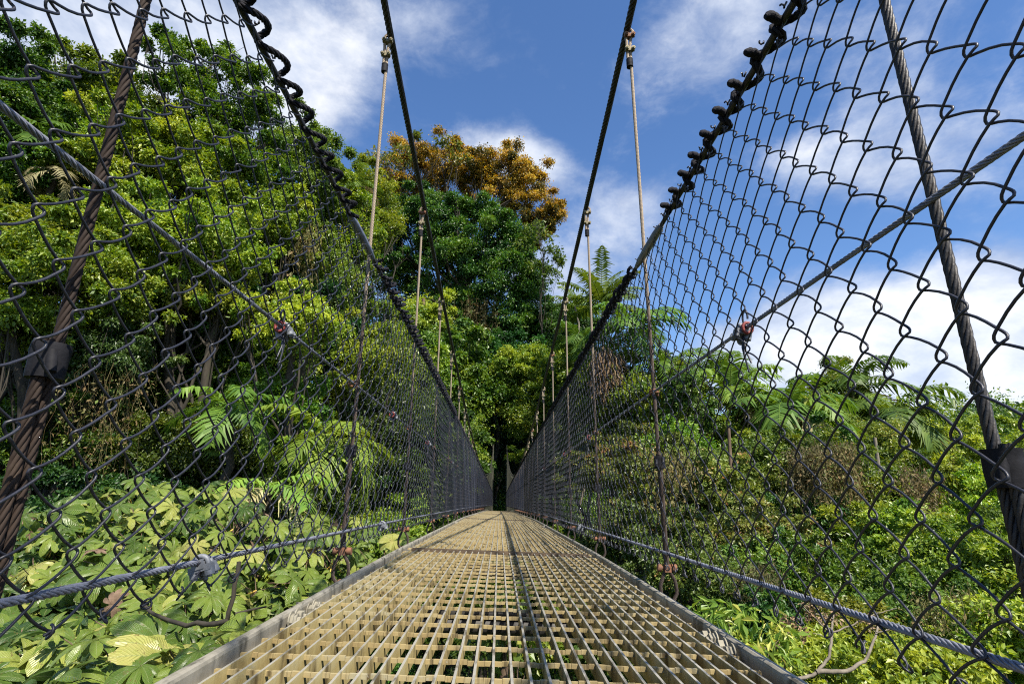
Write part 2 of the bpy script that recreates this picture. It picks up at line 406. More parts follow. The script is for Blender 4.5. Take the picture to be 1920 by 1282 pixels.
# ------------------------------------------------------------------ chain-link fences
P = .1015
def fence(side):
    x = (XL if side<0 else XR)-side*.012
    name = 'left' if side<0 else 'right'
    f = empty('chain_link_fence', (x,0,-.3))
    tag(f, 'black chain-link fence topped with looped thick rope, against the steep forest' if side<0 else
        'black chain-link fence with knotted rope on top, mostly against open sky', 'fence')
    def sub(o): o.parent = f; o.matrix_parent_inverse = f.matrix_basis.inverted(); return o
    NS = 24
    def wires(j0, j1, tmpl, r, sides):
        tz, ty, tx = tmpl                       # template over one half period t in 0..1
        j = np.arange(j0, j1); N = len(j)
        k = np.arange(NS)
        # phase: even wires go towards +y on even k
        par = (j[:,None]+k[None,:])%2           # 0: from near side to far side
        t = np.concatenate([tz])
        m = len(tz)
        yb = j[:,None,None]*(P/2)
        u = ty[None,None,:]; u = np.where(par[...,None]==0, u, 1-u)      # 0..1 across the half pitch
        out = np.where(par[...,None]==0, 1., -1.)*tx[None,None,:]
        h = (k[None,:,None]+tz[None,None,:])/NS
        y = yb+u*(P/2)
        h = np.broadcast_to(h, y.shape); 
        y = y.reshape(N,-1); h = h.reshape(N,-1); out = np.broadcast_to(out,(N,NS,m)).reshape(N,-1)
        z0 = zlow(x,y)-.052; z1 = zrail(x,y)+.012
        z = z0+(z1-z0)*h
        sag = .006*np.sin(y*2.1+h*5+side)*np.sin(h*math.pi)+.004*np.sin(y*5.3+h*9)
        y2 = y+.010*np.sin(y*1.7+h*3.0+1)*np.sin(h*math.pi)+.0035*np.sin(y*31.+h*23.)
        X = x+out+sag-side*.012*np.sin(h*math.pi)
        return np.stack([X,y2,z],-1)
    mb = MB()
    o = .0082/(P/2); e=.0034
    T1 = (np.array([0,.07,.14,.22,.36,.55,.74,.89,.95]), np.array([-o,-o*.93,-o*.62,-.02,.15,.38,.66,.94,1+o*.55]), np.array([0,e*.5,e*.9,e,e,e,e,e,e*.7]))
    T2 = (np.array([0,.2,.6,.95]), np.array([-o,.02,.48,1.]), np.array([0,e,e,e]))
    if side<0:                               # this side was woven the other way up
        T1 = (np.r_[0,(1-T1[0][1:])[::-1]], np.r_[-o,(1-T1[1][1:])[::-1]], np.r_[0,T1[2][1:][::-1]]); T2 = (np.r_[0,(1-T2[0][1:])[::-1]], np.r_[-o,(1-T2[1][1:])[::-1]], T2[2])
    T3 = (np.array([0.]), np.array([-.05]), np.array([0.]))
    mb_r = .0020
    jn = int(6/(P/2)); jm = int(14/(P/2)); je = int(50/(P/2)); js = int(-1.2/(P/2))
    multitube(mb, wires(js,jn,T1,mb_r,6), mb_r, 6)
    multitube(mb, wires(jn,jm,T2,mb_r,4), mb_r*.95, 4)
    multitube(mb, wires(jm,je,T3,mb_r,3), mb_r*.9, 3)
    # knuckled ends below the low cable and twisted ends at the top
    for j in range(js, jn):
        if (j%2)==0:
            y = j*P/2; z0 = float(zlow(x,y))-.052; rr = mb_r
            a = np.linspace(-.5, 4.9, 11)
            sg = side*(1 if j%4 else -1)
            q7 = R.uniform(.006,.0085); pts = [(x+.006*math.sin(t*1.3+j)+side*.002, y+q7*.8*math.cos(t)+.001, z0+.003-q7*1.3*math.sin(t)) for t in a]
            tube(mb, pts, rr, 5)
            zt = float(zrail(x,y))+.012
            pts = [(x-side*(.002+.014*q), y+.004*math.sin(q*9+j), zt+.006*math.cos(q*7)-.004*q) for q in np.linspace(0,1,6)]
            tube(mb, pts, rr*1.25, 5)
    sub(mb.build('wire_mesh', M['vinyl']))
    # top cable + rope laced through every mesh
    mb = MB(); tube(mb, line(x+side*.004, zrail, -1.2, 50, .5), .0085, 8); sub(mb.build('top_cable', M['dark_steel']))
    mb = MB(); yj = 2.05
    def helix(y0,y1,rh,rr,per,ph=0,offx=0,offz=0,pitch=P,sides=7,wob=0, strandy=True, lean=0):
        y = np.arange(y0,y1,pitch/per); a = 2*math.pi*y/pitch+ph
        rhv = rh*(1+wob*np.sin(y*17.)*np.cos(y*7.3))
        pp = np.stack([x+offx+rhv*np.cos(a), y+.012*np.sin(a*.37)+lean*np.sin(a), zrail(x,y)+offz+rhv*np.sin(a)],1)
        if strandy: rope(mb, pp, rr, pitch=rr*7, strands=4, sides=4, per=7)
        else: tube(mb, pp, rr, sides)
    if side<0:
        helix(-1.2, 1.92, .0205, .0092, 20, offz=.007, offx=.013, wob=.10, lean=.027)
        helix(2.35, 7, .022, .0088, 14, offz=.006, offx=.012, wob=.2, lean=.022)
        helix(2.35, 7, .014, .0075, 14, ph=2.5, wob=.3)
        helix(7, 50, .015, .009, 6, sides=4, strandy=False)
    else:
        helix(-1.2, 1.80, .018, .0105, 16, offx=.006, offz=-.004, wob=.2, lean=.022)
        for j in range(-11, 18):
            y = j*P+.02; z = float(zrail(x,y)); mbp=[(x-.004,y+.01,z-.002),(x-.022,y+.004,z+.004),(x-.036,y,z+.002),(x-.042,y-.003,z-.003)]
            q_ = resample(mbp,.004)+R.normal(0,.0006,(len(resample(mbp,.004)),3)); tube(mb, q_, .0108*np.r_[np.ones(len(q_)-3)+.08*np.sin(np.arange(len(q_)-3)*2.2),.92,.75,.45], 10)
        helix(2.35, 7, .021, .009, 14, ph=1, offz=.004, wob=.35)
        helix(2.35, 7, .013, .0085, 14, ph=3.6, wob=.3)
        helix(7, 50, .016, .009, 6, sides=4, strandy=False)
    sub(mb.build('lacing_rope', M['top_rope']))
    mb = MB(); tube(mb, line(x+side*.004, zrail, yj-.16, yj+.22, .04), np.interp(np.linspace(0,1,len(line(x, zrail, yj-.16, yj+.22, .04))),[0,.15,.5,.8,1],[.011,.0165,.0175,.016,.010]), 12)
    sub(mb.build('tape_sleeve', M['pale_tape']))
    # mid and low cables outside the mesh
    for nm, fz, r, mat in (('mid_cable', zmid, .0056, M['grey_steel']),('low_cable', zlow, .0068, M['grey_steel'])):
        xx = x+side*(.016 if nm=='mid_cable' else .004)
        mb = MB(); rope(mb, line(xx, fz, -1.2, 6, .1), r, pitch=.07, per=8, sides=4); tube(mb, line(xx, fz, 6, 50, .5), r, 5)
        c = sub(mb.build(nm, mat))
        def cs(q): q.parent = c; q.matrix_parent_inverse = c.matrix_world.inverted(); return q
        if nm=='mid_cable': spots = [1.44,3.05,4.6,6.9] if side<0 else [1.33,3.9,5.4,7.9]
        else: spots = [1.17,2.9] if side<0 else [4.3]
        for q in spots:
            z = float(fz(xx,q)); mb = MB(); clip(mb,(xx-side*.004,q,z-.002),(0,1,0),(side*-.3,0,-1),.017); 
            mb.box((xx,q+.018,z-.012),(.012,.010,.014)); clip(mb,(xx,q+.026,z-.004),(0,1,0),(side*-.6,.2,-1),.013)
            cs(mb.build('cable_clip', M['grey_cast']))
            if nm=='mid_cable':
                mb = MB(); a = np.linspace(0,2*math.pi,12); tube(mb,[(xx+.0125*math.cos(t),q-.016,z-.003+.014*math.sin(t)) for t in a],.0045,6)
                cs(mb.build('painted_ring', M['red_clip']))
                mb = MB()
                for dz,dy in ((.10,-.03),(.085,.0),(.12,-.012)):
                    tube(mb,[(xx-side*.006,q,z-.018),(xx-side*.012,q+dy*.5,z-dz*.6),(xx-side*.008,q+dy,z-dz)],.0026,5)
                a = np.linspace(-.4,3.6,9); tube(mb,[(xx-side*.01,q-.03-.014*math.cos(t),z+.02+.02*math.sin(t)) for t in a],.0028,5)
                cs(mb.build('tie_wire', M['vinyl']))
        if nm=='mid_cable':
            for y in HY[3:8]:
                mb = MB(); z=float(fz(xx,y)); a = np.linspace(0,4*math.pi,26)
                tube(mb,[(xx+side*.006+.017*math.cos(t),y-.008+.012*math.sin(t)*1.4,z-.010+.02*t/12) for t in a],.005,6)
                cs(mb.build('cable_tie', M['rust']))
fence(-1); fence(1)
# ------------------------------------------------------------------ vegetation
def leaf_mat(name, stops, trans=.38, rough=.42, patch=.35, patchcol=None, scale=.5, spec=.5, vary=1.):
    t = NT(name); a = t.n('ShaderNodeAttribute', attribute_name='tint'); co = obj_coord(t)
    f = t.math('ADD', a.outputs['Fac'], t.math('MULTIPLY', t.math('SUBTRACT', t.noise(scale,3,.6,co), .5), patch*1.6))
    oi = t.n('ShaderNodeObjectInfo').outputs['Random']; col0 = t.ramp(f, stops); hv = t.n('ShaderNodeHueSaturation', i_Saturation=1.0); t.l(col0, hv.inputs['Color'])
    r2 = t.math('FRACT', t.math('MULTIPLY', oi, 7.31)); t.l(t.math('MULTIPLY_ADD', oi, .040*vary, .502-.008*vary), hv.inputs['Hue']); t.l(t.math('MULTIPLY_ADD', r2, .60*vary, .98-.30*vary), hv.inputs['Value']); col = hv.outputs[0]
    b = t.bsdf(col, rough, 0, None, spec)
    tr = t.n('ShaderNodeBsdfTranslucent'); hs = t.n('ShaderNodeHueSaturation', i_Value=1.35, i_Saturation=1.1, i_Hue=.488); t.l(col, hs.inputs['Color']); t.l(hs.outputs[0], tr.inputs[0])
    mx = t.n('ShaderNodeMixShader'); mx.inputs[0].default_value = trans; t.l(b.outputs[0], mx.inputs[1]); t.l(tr.outputs[0], mx.inputs[2]); t.l(mx.outputs[0], t.out.inputs[0])
    return t.m
G = lambda *c: c
L = {
 'bright': leaf_mat('bright_leaves', [(0,(.028,.062,.009)),(.3,(.085,.155,.017)),(.6,(.180,.260,.027)),(1,(.38,.42,.055))]),
 'mid': leaf_mat('green_leaves', [(0,(.018,.042,.007)),(.35,(.066,.118,.013)),(.65,(.138,.192,.020)),(1,(.31,.33,.040))]),
 'dark': leaf_mat('deep_green_leaves', [(0,(.010,.030,.007)),(.35,(.026,.072,.012)),(.7,(.056,.125,.016)),(1,(.13,.20,.025))], .3),  # on some trees the dark tones stand in for shade
 'olive': leaf_mat('olive_leaves', [(0,(.030,.050,.012)),(.4,(.085,.125,.024)),(.75,(.16,.20,.036)),(.93,(.26,.26,.06)),(1,(.36,.20,.09))]),
 'orange': leaf_mat('orange_leaves', [(0,(.050,.060,.012)),(.25,(.12,.10,.018)),(.55,(.31,.205,.028)),(.8,(.50,.27,.036)),(1,(.58,.44,.07))], .34, .55, vary=.0),
 'yellow': leaf_mat('yellow_green_leaves', [(0,(.038,.068,.012)),(.5,(.115,.165,.024)),(.85,(.22,.26,.040)),(1,(.36,.31,.07))]),
 'palm': leaf_mat('palm_leaves', [(0,(.030,.062,.010)),(.5,(.105,.165,.022)),(.9,(.21,.27,.035)),(1,(.32,.30,.07))], .3, .5, spec=.3),
 'dry': leaf_mat('dry_fronds', [(0,(.12,.085,.035)),(.5,(.24,.19,.09)),(1,(.38,.32,.18))], .25, .7),
 'vine': leaf_mat('vine_strands', [(0,(.050,.045,.015)),(.5,(.12,.10,.03)),(.8,(.17,.10,.04)),(1,(.12,.17,.03))], .2, .7),
}
M['bark'] = M_simple('pale_bark', (.09,.075,.055), (.20,.17,.13), 3, .85, 0, .8, c3=(.28,.25,.2), stretch=(3,3,.6))
M['bark_dark'] = M_simple('dark_bark', (.016,.013,.009), (.042,.034,.023), 3, .9, 0, .9, c3=(.05,.07,.02), stretch=(3,3,.6))
M['bark_brown'] = M_simple('brown_bark', (.07,.045,.028), (.15,.10,.065), 3, .9, 0, .9, c3=(.22,.17,.12), stretch=(3,3,.6))

def nrm(v): return v/(np.linalg.norm(v,axis=-1,keepdims=True)+1e-9)
def leafquads(mb, base, out, size, asp, rng, droop=.25, tint=None, up=.8, flat=.5, mi=0):
    N = len(base)
    d = nrm(out*.55+rng.normal(0,.6,(N,3))-np.array([0,0,droop]))
    n0 = nrm(np.array([0,0,up])+out*.55+rng.normal(0,flat,(N,3)))
    s = nrm(np.cross(n0,d)); n = np.cross(d,s)
    Lz = size*rng.uniform(.5,1.45,(N,1)); W = Lz*asp*.5
    V = np.stack([base, base+d*Lz*.5+s*W+n*Lz*.07, base+d*Lz-n*Lz*.12, base+d*Lz*.5-s*W+n*Lz*.07],1)
    F = np.arange(N*4).reshape(N,4)
    mb.add(V, F, tint if tint is not None else rng.rand(N), mi, smooth=False)

def crown_leaves(mb, clumps, rng, nspray, nleaf, leaf, asp=.5, droop=.25, tintb=.5, tints=.25, up=.8, mi=0, under=.35):
    """clumps: (K,4) centre and radius. Leaves grow in sprays on the shells of the clumps."""
    K = len(clumps)
    c = np.repeat(clumps[:,:3], nspray, 0); r = np.repeat(clumps[:,3], nspray)
    ct = np.repeat(rng.normal(0,tints*.45,K), nspray)
    d = nrm(rng.normal(0,1,(K*nspray,3))); low = (d[:,2]<-.15)&(rng.rand(len(d))>under); d[low,2]*=-1
    rr = rng.uniform(.45,1.08,K*nspray); o_ = rng.rand(K*nspray)<.2; rr[o_] = rng.uniform(1.0,1.65,o_.sum())
    p = c+d*(r*rr)[:,None]*np.array([1,1,.82])
    st = ct+rng.normal(0,tints*.35,K*nspray)+d[:,2]*0
    pp = np.repeat(p, nleaf, 0); dd = np.repeat(d, nleaf, 0); tt = np.repeat(st, nleaf)
    sr = np.repeat(r, nleaf)*.26+leaf*.7
    off = rng.normal(0,1,(len(pp),3))*sr[:,None]*.62*np.array([1,1,.55])
    base = pp+off
    tint = np.clip(tintb+tt+rng.normal(0,tints*.5,len(pp)),0,1)
    leafquads(mb, base, nrm(dd+off*.6/sr[:,None]), leaf, asp, rng, droop, tint, up, mi=mi)

def limb_path(a, b, rng, n=7, sag=.12, bend=.10):
    a = np.asarray(a,float); b = np.asarray(b,float); t = np.linspace(0,1,n)[:,None]; Lg = np.linalg.norm(b-a)
    m = (a+b)/2+rng.normal(0,bend,3)*Lg; m[2] -= sag*Lg
    q = (1-t)**2*a+2*t*(1-t)*m+t*t*b; q[1:-1] += rng.normal(0,.015*Lg,(n-2,3)); return q

def ground_z(x, y):
    x = np.asarray(x,float); y = np.asarray(y,float)
    z = -11+0*x
    z = z+9.5*(1/(1+np.exp(-(y-43-.35*np.abs(x))/3.5)))+ .10*np.clip(y-50,0,80)
    z = z+13*(1/(1+np.exp((x+21+.1*y)/4.5)))
    z = z+8.5*(1/(1+np.exp((y+3.5)/1.2)))*np.exp(-(x/14)**2)
    z = z+4*(1/(1+np.exp(-(x-45)/9)))
    z = z+.5*np.sin(x*.31+1)*np.cos(y*.27)+.25*np.sin(x*.9+y*.6)
    return z

def make_tree(name, label, cat, px, py, w, h, Y, style='mid', rng=None, n=None, leafpx=8.5, dens=1., cr=None, bark='bark_dark', base=None, group=None, asp=.52, droop=.25, puffs=None,
              tints=.25, tintb=.5, showtrunk=True, limbs=10, shape='dome', trunk_r=None, depth=None, up=.8, nleaf=9):
    rng = rng or np.random.RandomState(abs(hash((px,py,int(Y*10))))%2**31 if False else (px*7919+py*104729+int(Y*10)*31)%2**31)
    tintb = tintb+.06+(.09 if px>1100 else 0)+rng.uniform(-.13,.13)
    leafpx = leafpx*((.72 if px<700 else .80) if leafpx<12 else 1); w = w*1.1; h = h*1.08
    c = at(px,py,Y); s = ppm(px,py,Y); rx, rz = w/s, h/s; ry = depth if depth else (rx*.85+rz*.15)
    leaf = leafpx/s
    # clump centres: irregular dome
    if puffs is None:
        K = n or max(26, int(115*dens*(w*h)/9000))
        K = min(K, 340)
        cs = []
        lump = nrm(rng.normal(0,1,(7,3))); la = rng.uniform(-.28,.22,7)
        while len(cs) < K:
            d = nrm(rng.normal(0,1,3))
            if d[2] < -.45 and rng.rand()<.75: continue
            rr = (rng.uniform(.45,1.0))**.6
            k = 1+sum(a*max(0,d.dot(l))**3 for a,l in zip(la,lump))
            p = d*rr*k
            if shape=='flat': p[2] = abs(p[2])*.6-.1
            cs.append(p)
        cs = np.array(cs); crr = (cr or .29)*(1 if shape!='flat' else .8)
        cs *= .92; sz = rng.uniform(.4,1.5,K)**1.2
        st_ = rng.rand(K)<.34; q_ = rng.uniform(1.0,1.42,st_.sum()); cs[st_] = nrm(cs[st_])*q_[:,None]; sz[st_] = rng.uniform(.28,.6,st_.sum())
        clumps = np.c_[c+cs*np.array([rx,ry,rz]), sz*crr*(rx*rz)**.5*(20/K)**.25]
    else:
        cl = []
        for (qx,qy,qr,dy) in puffs:
            q = at(qx,qy,Y+dy); R0 = qr/ppm(qx,qy,Y+dy); m = max(7,int(17*(qr/55.)**1.2))
            for _ in range(m):
                d = nrm(rng.normal(0,1,3)); g_ = rng.rand()<.3; cl.append([*(q+d*R0*(rng.uniform(.9,1.15) if g_ else rng.uniform(.2,.95))*np.array([1,1,.8])), R0*(rng.uniform(.10,.20) if g_ else rng.uniform(.18,.40))])
        clumps = np.array(cl); K = len(clumps)
    # leaves by wanted coverage
    area = (clumps[:,3]*s)**2*math.pi; nl = 5.8*dens*area.sum()/(leafpx**2*asp*.5)
    nspray = max(5, int(nl/K/nleaf)); 
    root = empty(name, (float(c[0]), float(c[1]), float(ground_z(c[0],c[1]))))
    tag(root, label, cat, grp(px,cat))
    inv = Matrix.Translation(-root.location)
    mb = MB(); crown_leaves(mb, clumps, rng, nspray, nleaf, leaf, asp, droop, tintb, tints, up)
    o = mb.build('crown', L[style], root, tint=True); o.matrix_parent_inverse = inv
    mb = MB()
    b = np.array([c[0]+rng.normal(0,.4), c[1]+rng.normal(0,.3), float(ground_z(c[0],c[1]))-.4]) if base is None else np.array(base,float)
    top = c+np.array([0,0,-rz*.15]); H = max(top[2]-b[2],1.0); tr = trunk_r or max(.04,.012*H+.01*rx)
    tp = limb_path(b, top, rng, 10, 0, .04); tube(mb, tp, np.linspace(tr,tr*.45,10), 9)
    idx = rng.permutation(K)[:limbs]
    for i in idx:
        k = rng.randint(6,10); st = tp[k]; e = clumps[i,:3]
        q = limb_path(st, e, rng, 8, .10, .10); r0 = tr*rng.uniform(.16,.28); tube(mb, q, np.linspace(r0,r0*.25,8), 6, cap=False)
        for _ in range(3):
            e2 = e+rng.normal(0,1,3)*clumps[i,3]*.7; tube(mb, limb_path(q[5],e2,rng,5,.05,.1), np.linspace(r0*.35,r0*.12,5), 4, cap=False)
    o = mb.build('trunk', M[bark], root); o.matrix_parent_inverse = inv
    return root

def frond_geom(mb, p0, az, el, Lf, rng, nl=26, wid=.05, lf=.38, droop=1.0, tint=.5, mi=0, leafdrop=1.15):
    n = 12; t = np.linspace(0,1,n)
    d = np.array([math.cos(az),math.sin(az),0]); ang = el-droop*t**1.4*1.7
    st = Lf/(n-1); P_=[np.array(p0,float)]
    for a in ang[:-1]: P_.append(P_[-1]+st*(d*math.cos(a)+np.array([0,0,math.sin(a)])))
    P_ = np.array(P_); tube(mb, P_, np.linspace(.018,.004,n)*Lf/2.5, 4, mi, tint=.75, cap=False)
    T,_,_ = frames(P_)
    tt = np.linspace(.12,.99,nl); side = np.array([-math.sin(az),math.cos(az),0])
    pos = np.stack([np.interp(tt,t,P_[:,k]) for k in range(3)],1); tan = nrm(np.stack([np.interp(tt,t,T[:,k]) for k in range(3)],1))
    ll = Lf*lf*np.sin(np.clip(tt*.9+.12,0,1)*math.pi)**.6*rng.uniform(.85,1.1,nl)
    for s in (-1,1):
        upv = np.cross(side, tan)*-1; upv = np.where(upv[:,2:3]<0,-upv,upv)
        dd = nrm(side*s*.9+tan*.55+upv*.12+rng.normal(0,.06,(nl,3)))
        w = (wid*Lf*.5)*rng.uniform(.8,1.2,(nl,1))*.5; ww = nrm(np.cross(dd,upv))
        m1 = pos+dd*ll[:,None]*.45+np.array([0,0,-.05])*ll[:,None]*leafdrop; e = pos+dd*ll[:,None]*.93+np.array([0,0,-.42])*ll[:,None]*leafdrop
        e = e+rng.normal(0,.10,(nl,3))*ll[:,None]; V = np.stack([pos-ww*w*.5,pos+ww*w*.5,m1+ww*w,m1-ww*w,e+ww*w*.15,e-ww*w*.15],1)
        b = (np.arange(nl)*6)[:,None]
        F = np.concatenate([b+np.array([[0,1,2,3]]),b+np.array([[3,2,4,5]])])
        tn = np.clip(tint+rng.normal(0,.12,nl),0,1)
        mb.add(V.reshape(-1,3),F,np.tile(tn,2),mi,smooth=False)

def grp(px, cat):
    side = 'left hillside' if px<700 else ('right side of the valley' if px>1100 else 'far end of the bridge')
    return {'tree':'trees on the ','palm':'palms on the ','shrub':'shrubs on the '}[cat]+side if side!='far end of the bridge' else {'tree':'trees at the ','palm':'palms at the ','shrub':'shrubs at the '}[cat]+side
def make_palm(label, px, py, Y, Lpx, nf=14, rng=None, dead=2, els=(-.2,1.25), tint=.5, group=None, drp=1.0, lean=0, tr=.11, nl=30, azs=None, trunk=True, tall=None, lf=.37, wid=.075):
    rng = rng or np.random.RandomState((px*31+py*17)%9999)
    if px>1100: Lpx = Lpx*1.28; nf = nf+1
    c = at(px,py,Y); s = ppm(px,py,Y); Lf = Lpx/s
    gz = float(ground_z(c[0],c[1])) if tall is None else c[2]-tall
    root = empty('palm_tree', (float(c[0]),float(c[1]),gz)); tag(root, label, 'palm', grp(px,'palm')); inv = Matrix.Translation(-root.location)
    mb = MB(); 
    for k in range(nf):
        az = (azs[k%len(azs)] if azs else 2*math.pi*k*.382)+rng.normal(0,.15); el = els[0]+(els[1]-els[0])*((k+.5)/nf)+rng.normal(0,.08)
        frond_geom(mb, c, az, el, Lf*rng.uniform(.8,1.15), rng, int(nl*.72), wid, lf, drp*rng.uniform(.8,1.2), tint+rng.normal(0,.1), 1 if k<dead else 0)
    o = mb.build('frond_crown', [L['palm'],L['dry']], root, tint=True); o.matrix_parent_inverse = inv
    mb = MB(); b = np.array([c[0]+lean,c[1],gz-.3]); q = limb_path(b,c,rng,12,0,.02)
    rr = tr*(1+.05*np.sin(np.arange(12)*2)); rr[-3:] *= .9
    tube(mb, q, rr, 9); o = mb.build('trunk', M['bark_dark' if px<700 else 'bark'], root); o.matrix_parent_inverse = inv
    return root

# ---- terrain
gx = np.concatenate([-np.geomspace(400,14,30), np.linspace(-13,13,40), np.geomspace(14,400,30)]); gy = np.concatenate([np.linspace(-40,60,90), np.geomspace(61,900,30)])
X,Yg = np.meshgrid(gx,gy,indexing='ij'); Z = ground_z(X,Yg); far = np.clip((np.hypot(X,Yg)-120)/300,0,1); Z = Z*(1-far)+far*(-6)
nx,ny = X.shape; i = np.arange(nx-1)[:,None]*ny; j = np.arange(ny-1)[None]; F = np.stack([i+j,i+ny+j,i+ny+j+1,i+j+1],-1).reshape(-1,4)
mb = MB(); mb.add(np.stack([X,Yg,Z],-1).reshape(-1,3),F)
ter = mb.build('ground', M_simple('forest_floor', (.012,.014,.006), (.022,.032,.010), .6, .95, 0, .8, c3=(.030,.045,.012))); ter['kind']='structure'

# ---- undergrowth on the slopes
rng = np.random.RandomState(3); n = 26000
ux = rng.uniform(-30,85,n); uy = rng.uniform(-1,75,n); uz = ground_z(ux,uy)+.35*rng.rand(n)
mb = MB(); cl = np.c_[ux,uy,uz,rng.uniform(.35,.9,n)]
crown_leaves(mb, cl, rng, 5, 6, .30, .5, .2, .35, .3)
u = mb.build('undergrowth', L['mid'], tint=True); u['kind']='stuff'; u['label']='leafy undergrowth covering the valley slopes below the trees'; u['category']='undergrowth'
# far woods on the horizon
rng = np.random.RandomState(4); K = 700; fx = rng.uniform(-60,150,K); fy = rng.uniform(75,125,K)-.12*np.abs(fx)
fz = ground_z(fx,fy)+rng.uniform(1,7,K)+.02*fx
mb = MB(); crown_leaves(mb, np.c_[fx,fy,fz,rng.uniform(2,4.2,K)], rng, 30, 7, .62, .55, .2, .45, .3)
u = mb.build('far_woods', L['mid'], tint=True); u['kind']='stuff'; u['label']='far wooded hillside beyond the valley'; u['category']='woods'

# shaded interior of the left hillside wood and the slope behind the bridge end
rng = np.random.RandomState(14); K = 800; fx = rng.uniform(-1,1,K); px = rng.uniform(-60,800,K); fy = rng.uniform(24,34,K)
top = np.interp(px,[-60,0,150,300,400,560,640,800],[260,260,260,300,330,420,520,760]); py = top+(980-top)*rng.rand(K)**.9
pts = np.array([at(a,b,c_) for a,b,c_ in zip(px,py,fy)])
mb = MB(); crown_leaves(mb, np.c_[pts,rng.uniform(.6,1.3,K)], rng, 42, 8, .18, .5, .3, .42, .3)
u = mb.build('forest_interior', L['mid'], tint=True); u['kind']='stuff'; u['label']='dense shaded wood filling the left hillside behind the front trees'; u['category']='woods'
K = 420; px = rng.uniform(640,1300,K); fy = rng.uniform(70,84,K); py = np.interp(px,[640,760,860,1000,1060,1150,1300],[560,600,560,600,640,740,790])+rng.rand(K)*330
pts = np.array([at(a,b,c_) for a,b,c_ in zip(px,py,fy)])
mb = MB(); crown_leaves(mb, np.c_[pts,rng.uniform(1.8,3.4,K)], rng, 42, 8, .48, .5, .3, .40, .3)
u = mb.build('hillside_woods', L['dark'], tint=True); u['kind']='stuff'; u['label']='dark wooded slope rising behind the far end of the bridge'; u['category']='woods'

T = make_tree; BT='broadleaf_tree'; VT='vine_covered_tree'
A=dict
# ---- left hillside
T(BT,'tall open-crowned tree reaching highest behind the left fence','tree',400,230,0,0,20,'mid',leafpx=8,bark='bark_dark',dens=.8,limbs=26,trunk_r=.30,
  puffs=[(310,75,34,0),(350,120,48,0),(420,110,42,1),(470,150,42,0),(300,150,36,0),(390,190,62,0),(450,220,58,1),(500,200,34,0),(400,290,66,0),(460,320,60,-1),(350,260,50,1),(500,290,42,0),(430,400,60,0)],tintb=.42)
T(BT,'rounded light green tree topped by white sky at the upper left','tree',190,240,95,95,22,'bright',leafpx=8.5,tintb=.45)
T(BT,'spreading dark crown just left of the tall open-crowned tree','tree',160,180,62,55,24,'mid',leafpx=7,dens=.6,limbs=16,bark='bark_dark',tintb=.4)
T(VT,'dark tree cut by the left border of the photo at its top','tree',5,240,70,150,17,'dark',leafpx=9,bark='bark_dark')
T(BT,'yellow-green flowering tree just behind the rope-looped fence top','tree',545,330,75,100,24,'yellow',leafpx=7,tintb=.42)
T(BT,'bright green crown below the tall open-crowned tree, yellowish at its tip','tree',300,330,110,90,18.5,'bright',leafpx=9,tintb=.55)
T(VT,'vine-draped mass around the leaning palm fronds at upper left','tree',110,400,130,95,19,'mid',leafpx=9,tintb=.4)
T(BT,'sunlit light green crown in the middle of the left forest wall','tree',340,470,120,85,15.5,'bright',leafpx=9.5,tintb=.62)
T(BT,'glossy yellow-green crown behind the nearest hanger cable on the left','tree',110,540,135,85,13.5,'bright',leafpx=11,tintb=.72)
T(BT,'feathery green crown above the grey clip of the left mid cable','tree',480,470,100,75,21,'bright',leafpx=7.5,tintb=.55)
T(BT,'layered tree with tiers of pale sunlit leaves left of the grey clip','tree',410,580,95,55,16,'bright',leafpx=9,tintb=.68,shape='flat')
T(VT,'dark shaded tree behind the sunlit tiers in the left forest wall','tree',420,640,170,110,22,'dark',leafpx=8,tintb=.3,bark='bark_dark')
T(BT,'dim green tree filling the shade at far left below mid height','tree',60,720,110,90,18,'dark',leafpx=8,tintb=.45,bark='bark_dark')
T(VT,'tree smothered in yellowish hanging creepers at lower left','tree',190,690,95,70,14.5,'olive',leafpx=8,tintb=.42,droop=.9)
T(BT,'dense shaded tree behind the hanging creepers','tree',250,800,210,130,21,'dark',leafpx=8,tintb=.35,bark='bark_dark')  # dark trees in this band put the overhang's shade into leaf colour
T(BT,'bright leafy crown beside the upright palm fronds on the left','tree',500,790,100,80,17,'bright',leafpx=8.5,tintb=.55)
T(BT,'pale flowering crown right of the grey clip behind the left fence','tree',590,545,85,85,23,'yellow',leafpx=7,tintb=.4)
T(BT,'green crown under the pale tape sleeve of the left fence','tree',640,450,60,95,27,'mid',leafpx=6.5,tintb=.55)
T(BT,'broad sunny crown behind the second hanger cable on the left','tree',620,690,95,75,22,'bright',leafpx=7.5,tintb=.55)
T(VT,'brown-tinged tree low behind the left fence','tree',650,830,90,70,24,'olive',leafpx=7,tintb=.4)
T(BT,'mid green crown filling the fence between the second and third hanger cables at left','tree',730,700,80,100,30,'bright',leafpx=6.5,tintb=.5)
T(BT,'shadowy tree at the foot of the left fence far along the bridge','tree',760,860,110,90,28,'mid',leafpx=6.5,tintb=.4)
T(BT,'dull green tree above the big-leaved plant on the left','tree',420,900,190,60,17,'dark',leafpx=8,tintb=.42)
T(BT,'light green leafy crown hanging over the grey clip of the left mid cable','tree',560,610,70,60,15.5,'bright',leafpx=9,tintb=.6)
T(BT,'yellowish crown directly left of the nearest left hanger cable at mid height','tree',40,470,80,75,14,'bright',leafpx=10,tintb=.62)
T(BT,'sunlit crown filling the mesh between the tall tree and the rope-looped top','tree',500,440,80,70,20,'bright',leafpx=7.5,tintb=.6)
T(BT,'green crown behind the nearest left hanger cable, near the photo top','tree',230,300,80,65,20,'bright',leafpx=8,tintb=.5)
T(BT,'low bright crown between the creepers and the upright palm fronds','tree',350,740,80,45,18,'bright',leafpx=8.5,tintb=.42)
